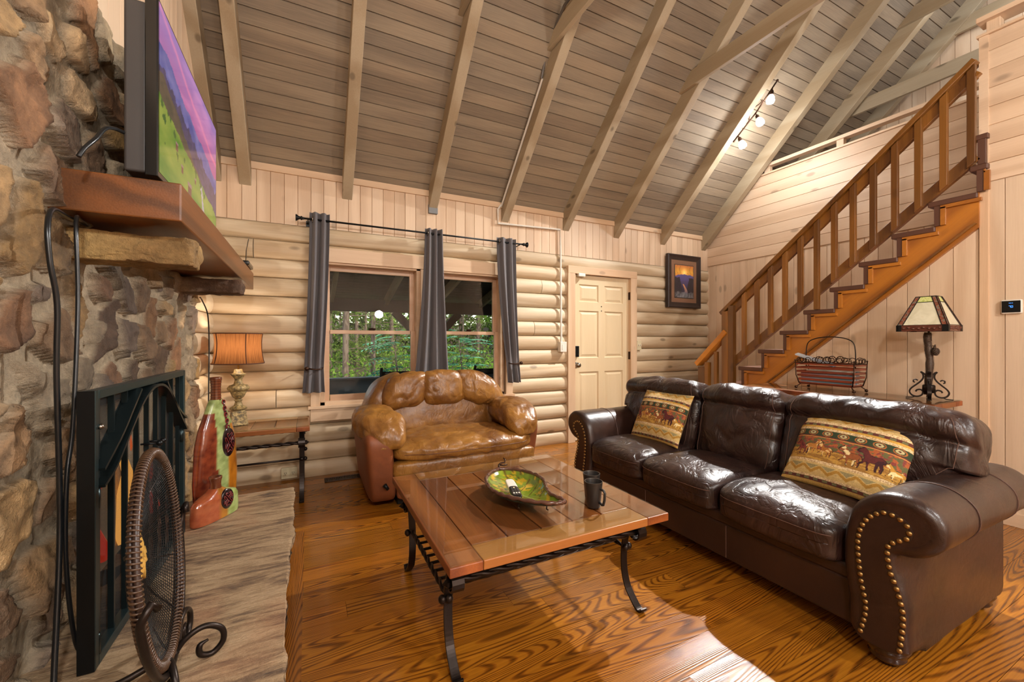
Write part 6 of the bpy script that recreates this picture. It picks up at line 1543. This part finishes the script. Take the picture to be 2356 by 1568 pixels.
# ------------------------------------------------------------------ track light
n_ = Vector((0, -math.sin(SL), -math.cos(SL))); dn = Vector((0, -math.cos(SL), math.sin(SL)))
C0 = Vector((4.47, 2.985, 0)); C0.z = ZC + (YW - C0.y) * math.tan(SL) - .01
t = thing('track_light', 'three bulb bronze track light on the sloping ceiling above the stairs', 'ceiling light', tuple(C0))
k = MB(); k.lathe([(.0, .045), (.02, .045), (.03, .035), (.058, .022), (.066, .0), (0, 0)], 28); Q = Vector((0, 0, 1)).rotation_difference(n_).to_matrix().to_4x4(); k.xf(Matrix.Translation(C0) @ Q); k.build('canopy', M['bronze'], t, smooth=True, sharp=50)
bar0 = C0 + n_ * .085 + Vector((.06, 0, 0)); A = bar0 - dn * .33 + Vector((-.02, 0, 0)); B = bar0 + dn * .33 + Vector((.03, 0, 0))
k = MB(); k.tube([tuple(A), tuple(bar0 + Vector((.02, 0, -.01))), tuple(B)], .008, 10); k.tube(smooth3([C0 + n_ * .04, C0 + n_ * .08 + dn * .02, bar0 + dn * .09, bar0 + dn * .13]), .006, 8); k.tube(smooth3([C0 + n_ * .04, C0 + n_ * .08 - dn * .02, bar0 - dn * .09, bar0 - dn * .13]), .006, 8)
ellip(k, tuple(A), (.014, .014, .014)); ellip(k, tuple(B), (.014, .014, .014)); k.build('bar', M['bronze'], t, smooth=True)
for p, aim in ((A + dn * .07, Vector((.35, -.15, -.8))), (bar0 + Vector((.02, 0, -.01)), Vector((.05, -.35, -.9))), (B - dn * .07, Vector((-.05, .15, -.95)))):
    aim = aim.normalized(); Q = Vector((0, 0, 1)).rotation_difference(aim).to_matrix().to_4x4()
    k = MB(); k.tube([tuple(p), tuple(p + aim * .03)], .006, 8); k.lathe([(.0, 0), (.012, .002), (.018, .015), (.019, .05), (.016, .055), (0, .056)], 18) if False else None
    s_ = MB(); s_.lathe([(0, .028), (.013, .03), (.019, .042), (.020, .075), (0, .076)], 18); s_.xf(Matrix.Translation(p) @ Q); k.add(np.concatenate(s_.v), s_.f); hd = k.build('lamp_head', M['bronze'], t, smooth=True, sharp=50)
    k = MB(); k.lathe([(.0, .076), (.018, .078), (.034, .102), (.042, .135), (.036, .16), (0, .172)], 20); k.xf(Matrix.Translation(p) @ Q); k.build('bulb', M['bulb'], hd, smooth=True)

# ------------------------------------------------------------------ outside: porch and woods
pdark = wood('dark_stained_porch_wood', C('#33211b'), C('#231612'), 'x', 4, 2.4, .1, .6, (.1, .9), .12, 0, fiber=.3)
k = MB(); boards(k, 4.42, 7.45, .11, lambda a, l, d: (-3 + 10 * l, a, 2.55 - (a - 4.42) * .235 + d), .004, .01); k.box(-3, 4.42, 2.62, 7, 4.5, 2.7)
k.add([(-3, 4.3, 2.62), (7, 4.3, 2.62), (7, 7.5, 1.88), (-3, 7.5, 1.88)], [(0, 1, 2, 3)]); struct(k.build('ceiling_porch', pdark))
for i, x in enumerate([-1.3, -.48, .33, 1.147, 1.972, 2.785, 3.565, 4.385, 5.2]):
    k = MB(); k.rt(); k.beam((x, 4.40, 2.47), (x, 7.45, 1.755), .05, .14); tag(k.build('porch_rafter', M['rafter']), 'grey rafter under the dark porch roof seen through the window', 'rafter', 'porch roof rafters')
k = MB(); k.rt().box(-3, 6.86, 1.70, 7, 6.97, 1.90); tag(k.build('porch_beam', pdark, bevel=.005), 'dark beam along the outer edge of the porch roof', 'beam')
for j, px_ in enumerate((1.836, -.9, 4.6)):
    t = thing('porch_post', ['dark porch post with angled braces hidden behind the middle curtain', 'dark braced porch post left of the windows', 'dark braced porch post right of the windows'][j], 'post', (px_, 6.915, -.12))
    k = MB(); k.rt().box(px_ - .07, 6.845, -.9, px_ + .07, 6.985, 1.70); k.build('shaft', pdark, t, bevel=.004)
    for s_ in (-1, 1): k = MB(); k.rt(); k.beam((px_ + s_ * .05, 6.915, 1.20), (px_ + s_ * .56, 6.915, 1.71), .10, .12, (0, 0, 1)); k.build('brace', pdark, t, bevel=.003)
t = thing('porch_rail', 'dark grey porch railing seen through the lower window panes', 'railing', (1, 6.9, -.12))
gm = plain('grey_porch_paint', C('#3d4245'), .5)
k = MB(); k.box(-3, 6.86, .40, 7, 6.96, .62); k.build('top_board', gm, t, bevel=.004); k = MB(); k.box(-3, 6.82, .62, 7, 6.99, .655); k.build('cap', gm, t, bevel=.004)
k = MB(); k.box(-3, 6.87, -.10, 7, 6.94, .02); k.build('bottom_rail', gm, t)
k = MB(); y = 4.36
while y < 7.1: k.box(-3, y, -.16, 7, y + .135, -.12, rt=True); y += .14
struct(k.build('floor_porch', wood('weathered_deck', C('#7d7264'), C('#5a5046'), 'x', 4, 2.4, .1, .7, (.1, .9), .1, 0)))
def rocker(x, y, label):
    t = thing('rocking_chair', label, 'chair', (x, y, -.12), 'black porch rocking chairs')
    for s_ in (-1, 1):
        k = MB(); k.tube([(x + s_ * .27, y - .32, -.03), (x + s_ * .27, y - .25, .45), (x + s_ * .265, y - .38, .905)], [.022, .022, .017], 8); k.build('back_post', M['black'], t, smooth=True)
        k = MB(); k.tube([(x + s_ * .27, y + .24, -.04), (x + s_ * .27, y + .22, .50)], .02, 8); k.build('front_leg', M['black'], t, smooth=True)
        k = MB(); k.box(x + s_ * .31 - .05, y - .28, .48, x + s_ * .31 + .05, y + .27, .505); k.build('armrest', M['black'], t, bevel=.006)
        k = MB(); k.tube([(x + s_ * .27, y - .62 + q * .11, -.05 - .045 + .0028 * (q - 5) ** 2) for q in range(11)], .018, 8); k.build('rocker', M['black'], t, smooth=True)
    for z in (.38, .54, .70, .82):
        k = MB(); k.grid(12, 4, lambda u, v: (x - .26 + .52 * u, y - .30 - .10 * (z - .3) - .035 * np.sin(u * PI), z - .038 + .076 * v)); o = k.build('back_slat', M['black'], t, smooth=True); so = o.modifiers.new('s', 'SOLIDIFY'); so.thickness = .012
    k = MB(); k.box(x - .26, y - .26, .28, x + .26, y + .25, .31); k.build('seat', M['black'], t, bevel=.006)
rocker(2.27, 5.50, 'black ladder back rocking chair outside the right window')
rocker(1.06, 5.50, 'black rocking chair outside the left window, mostly hidden by the recliner')

gm_, nt, bs = new_mat('forest_floor'); g = G(nt); co = g.coord()
g.L(g.ramp(g.noise(co, 1.4, 8, .7), [(.35, C('#3a3020')), (.5, C('#5a4a2e')), (.6, C('#55632c')), (.75, C('#7d8a44'))]), bs.inputs['Base Color']); bs.inputs['Roughness'].default_value = .95
def gz(x, y): return -1.1 + np.clip(y - 14, 0, 60) * .10 + .25 * fbm(x * .3, y * .3, o=3, seed=120)
k = MB(); k.grid(60, 70, lambda u, v: (-25 + 75 * u, 4.5 + 60 * v, gz(-25 + 75 * u, 4.5 + 60 * v) - .5 * np.clip((8 - (4.5 + 60 * v)) / 4, 0, 1))); struct(k.build('ground', gm_, smooth=True))
def leafmat(name, c1, c2, tr=.45):
    m = bpy.data.materials.new(name); m.use_nodes = True; nt = m.node_tree; nt.nodes.clear(); g = G(nt)
    out = nt.nodes.new('ShaderNodeOutputMaterial'); df = nt.nodes.new('ShaderNodeBsdfDiffuse'); tl = nt.nodes.new('ShaderNodeBsdfTranslucent'); mx = nt.nodes.new('ShaderNodeMixShader'); mx.inputs[0].default_value = tr
    c = g.ramp(g.sep(g.attr('tint'))[0], [(0, c1), (1, c2)]); g.L(c, df.inputs[0]); g.L(c, tl.inputs[0]); g.L(df.outputs[0], mx.inputs[1]); g.L(tl.outputs[0], mx.inputs[2]); g.L(mx.outputs[0], out.inputs[0]); return m
lf1 = leafmat('pine_needles', C('#35561f'), C('#9cbc4c')); lf2 = leafmat('broad_leaves', C('#3c6a24'), C('#a8c850')); lf3 = leafmat('feathery_leaves', C('#3f8f68'), C('#8cd0a0'), .35)
bark = wood('pine_bark', C('#a08672'), C('#5c4638'), 'z', 6, 6, .3, .9, (.2, .8), .15, 0, fiber=.5, bump=.6)
def leaf_cloud(mb, centers, per, spread, size, rs, flat=.5):
    n = len(centers) * per; c = np.repeat(np.array(centers), per, 0) + rs.normal(size=(n, 3)) * np.array(spread)
    a = rs.normal(size=(n, 3)); a /= np.linalg.norm(a, axis=1, keepdims=True); b_ = np.cross(a, rs.normal(size=(n, 3))); b_ /= np.linalg.norm(b_, axis=1, keepdims=True) + 1e-9
    s_ = size * (.5 + rs.rand(n, 1)); V_ = np.stack([c - a * s_, c - b_ * s_ * flat, c + a * s_, c + b_ * s_ * flat], 1).reshape(-1, 3)
    F_ = [(4 * i, 4 * i + 1, 4 * i + 2, 4 * i + 3) for i in range(n)]; mb.add(V_, F_); tt = np.repeat(rs.rand(n, 1), 4, 0); mb.t[-1] = np.concatenate([tt, tt, tt], 1)
rs = np.random.RandomState(5)
protos = []
PL = 'tall slender pine in the woods outside the windows'
def pine(seed, x, y):
    rs = np.random.RandomState(seed); t = thing('pine_tree', PL, 'tree', (0, 0, 0), 'pines outside the windows')
    k = MB(); k.rt(); lean = rs.normal(size=2) * .012; pts = [(lean[0] * z + .04 * math.sin(z * .7 + seed), lean[1] * z, z) for z in np.linspace(-.6, 11, 14)]
    k.tube(pts, [.085 * (1 - .055 * i) for i in range(14)], 9); k.build('trunk', bark, t, smooth=True, local=True)
    k = MB(); cs = []
    for i in range(26):
        z = 1.2 + 9 * rs.rand() ** 1.0; a = rs.rand() * 2 * PI; L_ = .5 + rs.rand() * 1.3; d = Vector((math.cos(a), math.sin(a), -.15 + .3 * rs.rand()))
        p0 = Vector((lean[0] * z, lean[1] * z, z)); k.tube([tuple(p0), tuple(p0 + d * L_ * .5), tuple(p0 + d * L_ + Vector((0, 0, -.12)))], [.018, .010, .004], 5)
        if rs.rand() < .72: cs += [tuple(p0 + d * L_ * q) for q in (.65, .85, 1.0)]
    k.build('branches', bark, t, local=True)
    k = MB(); leaf_cloud(k, cs, 26, (.17, .17, .10), .075, rs, .16); k.build('needles', lf1, t, local=True); return t
P3 = [pine(s_, 0, 0) for s_ in (1, 2, 3, 4)]
spots = []
tries = 0
while len(spots) < 56 and tries < 6000:
    tries += 1; y = 13.0 + 26 * rs.rand() ** .9; x = rs.uniform(-.10, .62) * y + rs.uniform(-1, 1)
    u_ = 1178 + 941.5 * (x * .895 - y * .446) / (x * .446 + y * .895)
    if 640 < u_ < 1290 and all((x - a) ** 2 + (y - c) ** 2 > .9 for a, c in spots): spots.append((x, y))
for i, (x, y) in enumerate(spots):
    o = P3[i] if i < 4 else dup(P3[i % 4], (x, y, 0))
    o.location = (x, y, float(gz(np.array([x]), np.array([y]))[0]) + .3); o.rotation_euler = (0, 0, rs.rand() * 6); lx_ = 1178 + 941.5 * (x * .895 - y * .446) / (x * .446 + y * .895)
    o['label'] = ('pine trunk in the woods seen through the left window' if 745 < lx_ < 962 else 'pine trunk in the woods seen through the right window' if 1015 < lx_ < 1150 else 'pine hidden by the wall or curtains beside the windows') + (', in the nearer rows' if y < 20 else ', in the farther rows'); s_ = .75 + .6 * rs.rand(); o.scale = (s_, s_, 1)
cs = [(rs.uniform(-.12, .65) * y + rs.uniform(-1, 1), y, 0) for y in rs.uniform(9.5, 22, 260)]
cs = [(x, y, float(gz(np.array([x]), np.array([y]))[0]) + .1 + rs.rand() * 1.2) for x, y, _ in cs]
k = MB(); leaf_cloud(k, cs, 60, (.4, .4, .35), .055, rs, .55); o = k.build('underbrush', lf2); tag(o, 'low green underbrush covering the ground between the pines', 'bushes'); o['kind'] = 'stuff'
cs = []
for _ in range(420):
    y = rs.uniform(24, 44); x = rs.uniform(-.15, .75) * y; cs.append((x, y, float(gz(np.array([x]), np.array([y]))[0]) + rs.uniform(0, 8)))
k = MB(); leaf_cloud(k, cs, 55, (1.1, 1.1, .9), .17, rs, .6); o = k.build('far_foliage', leafmat('far_leaves', C('#1d3018'), C('#6f8f3a'), .4)); tag(o, 'dense leafy background of the woods behind the pines', 'foliage'); o['kind'] = 'stuff'
# feathery mimosa saplings near the porch
def mimosa(x, y, seed, lab, spread):
    rs = np.random.RandomState(seed); t = thing('mimosa_sapling', lab, 'tree', (x, y, -1.2), None)
    k = MB(); k.tube([(x, y, -1.6), (x + .05, y, .2), (x - .05, y + .05, 1.25)], [.035, .025, .01], 8); k.build('stem', bark, t, smooth=True)
    br_ = MB(); lv = MB(); VV = []
    for i in range(30):
        z = .25 + 1.2 * rs.rand(); a = rs.rand() * 2 * PI; p = Vector((x, y, z)); d = Vector((math.cos(a) * spread, math.sin(a) * .8, .18 + .25 * rs.rand())); L_ = .35 + .35 * rs.rand()
        pts = [p + d * L_ * q + Vector((0, 0, -.30 * L_ * q * q)) for q in np.linspace(0, 1, 9)]; br_.tube([tuple(v) for v in pts], .004, 4)
        for j in range(2, 9):
            c = pts[j]; dd_ = (pts[j] - pts[j - 1]).normalized(); sd = dd_.cross(Vector((0, 0, 1))).normalized()
            for s_ in (-1, 1):
                tip = c + sd * s_ * .14 * (1.1 - .07 * abs(j - 5)) + dd_ * .05 + Vector((0, 0, -.03)); mid = (c + tip) / 2; n_ = dd_ * .022
                lv.tint = (rs.rand(),) * 3; lv.add([tuple(c), tuple(mid - n_), tuple(tip), tuple(mid + n_ + Vector((0, 0, .008)))], [(0, 1, 2, 3)])
    br_.build('twigs', bark, t); lv.build('fronds', lf3, t)
mimosa(1.62, 8.5, 3, 'feathery bright green sapling seen low in the left window', 1.0)
mimosa(3.05, 8.6, 4, 'feathery bright green sapling seen low in the right window', 1.0)
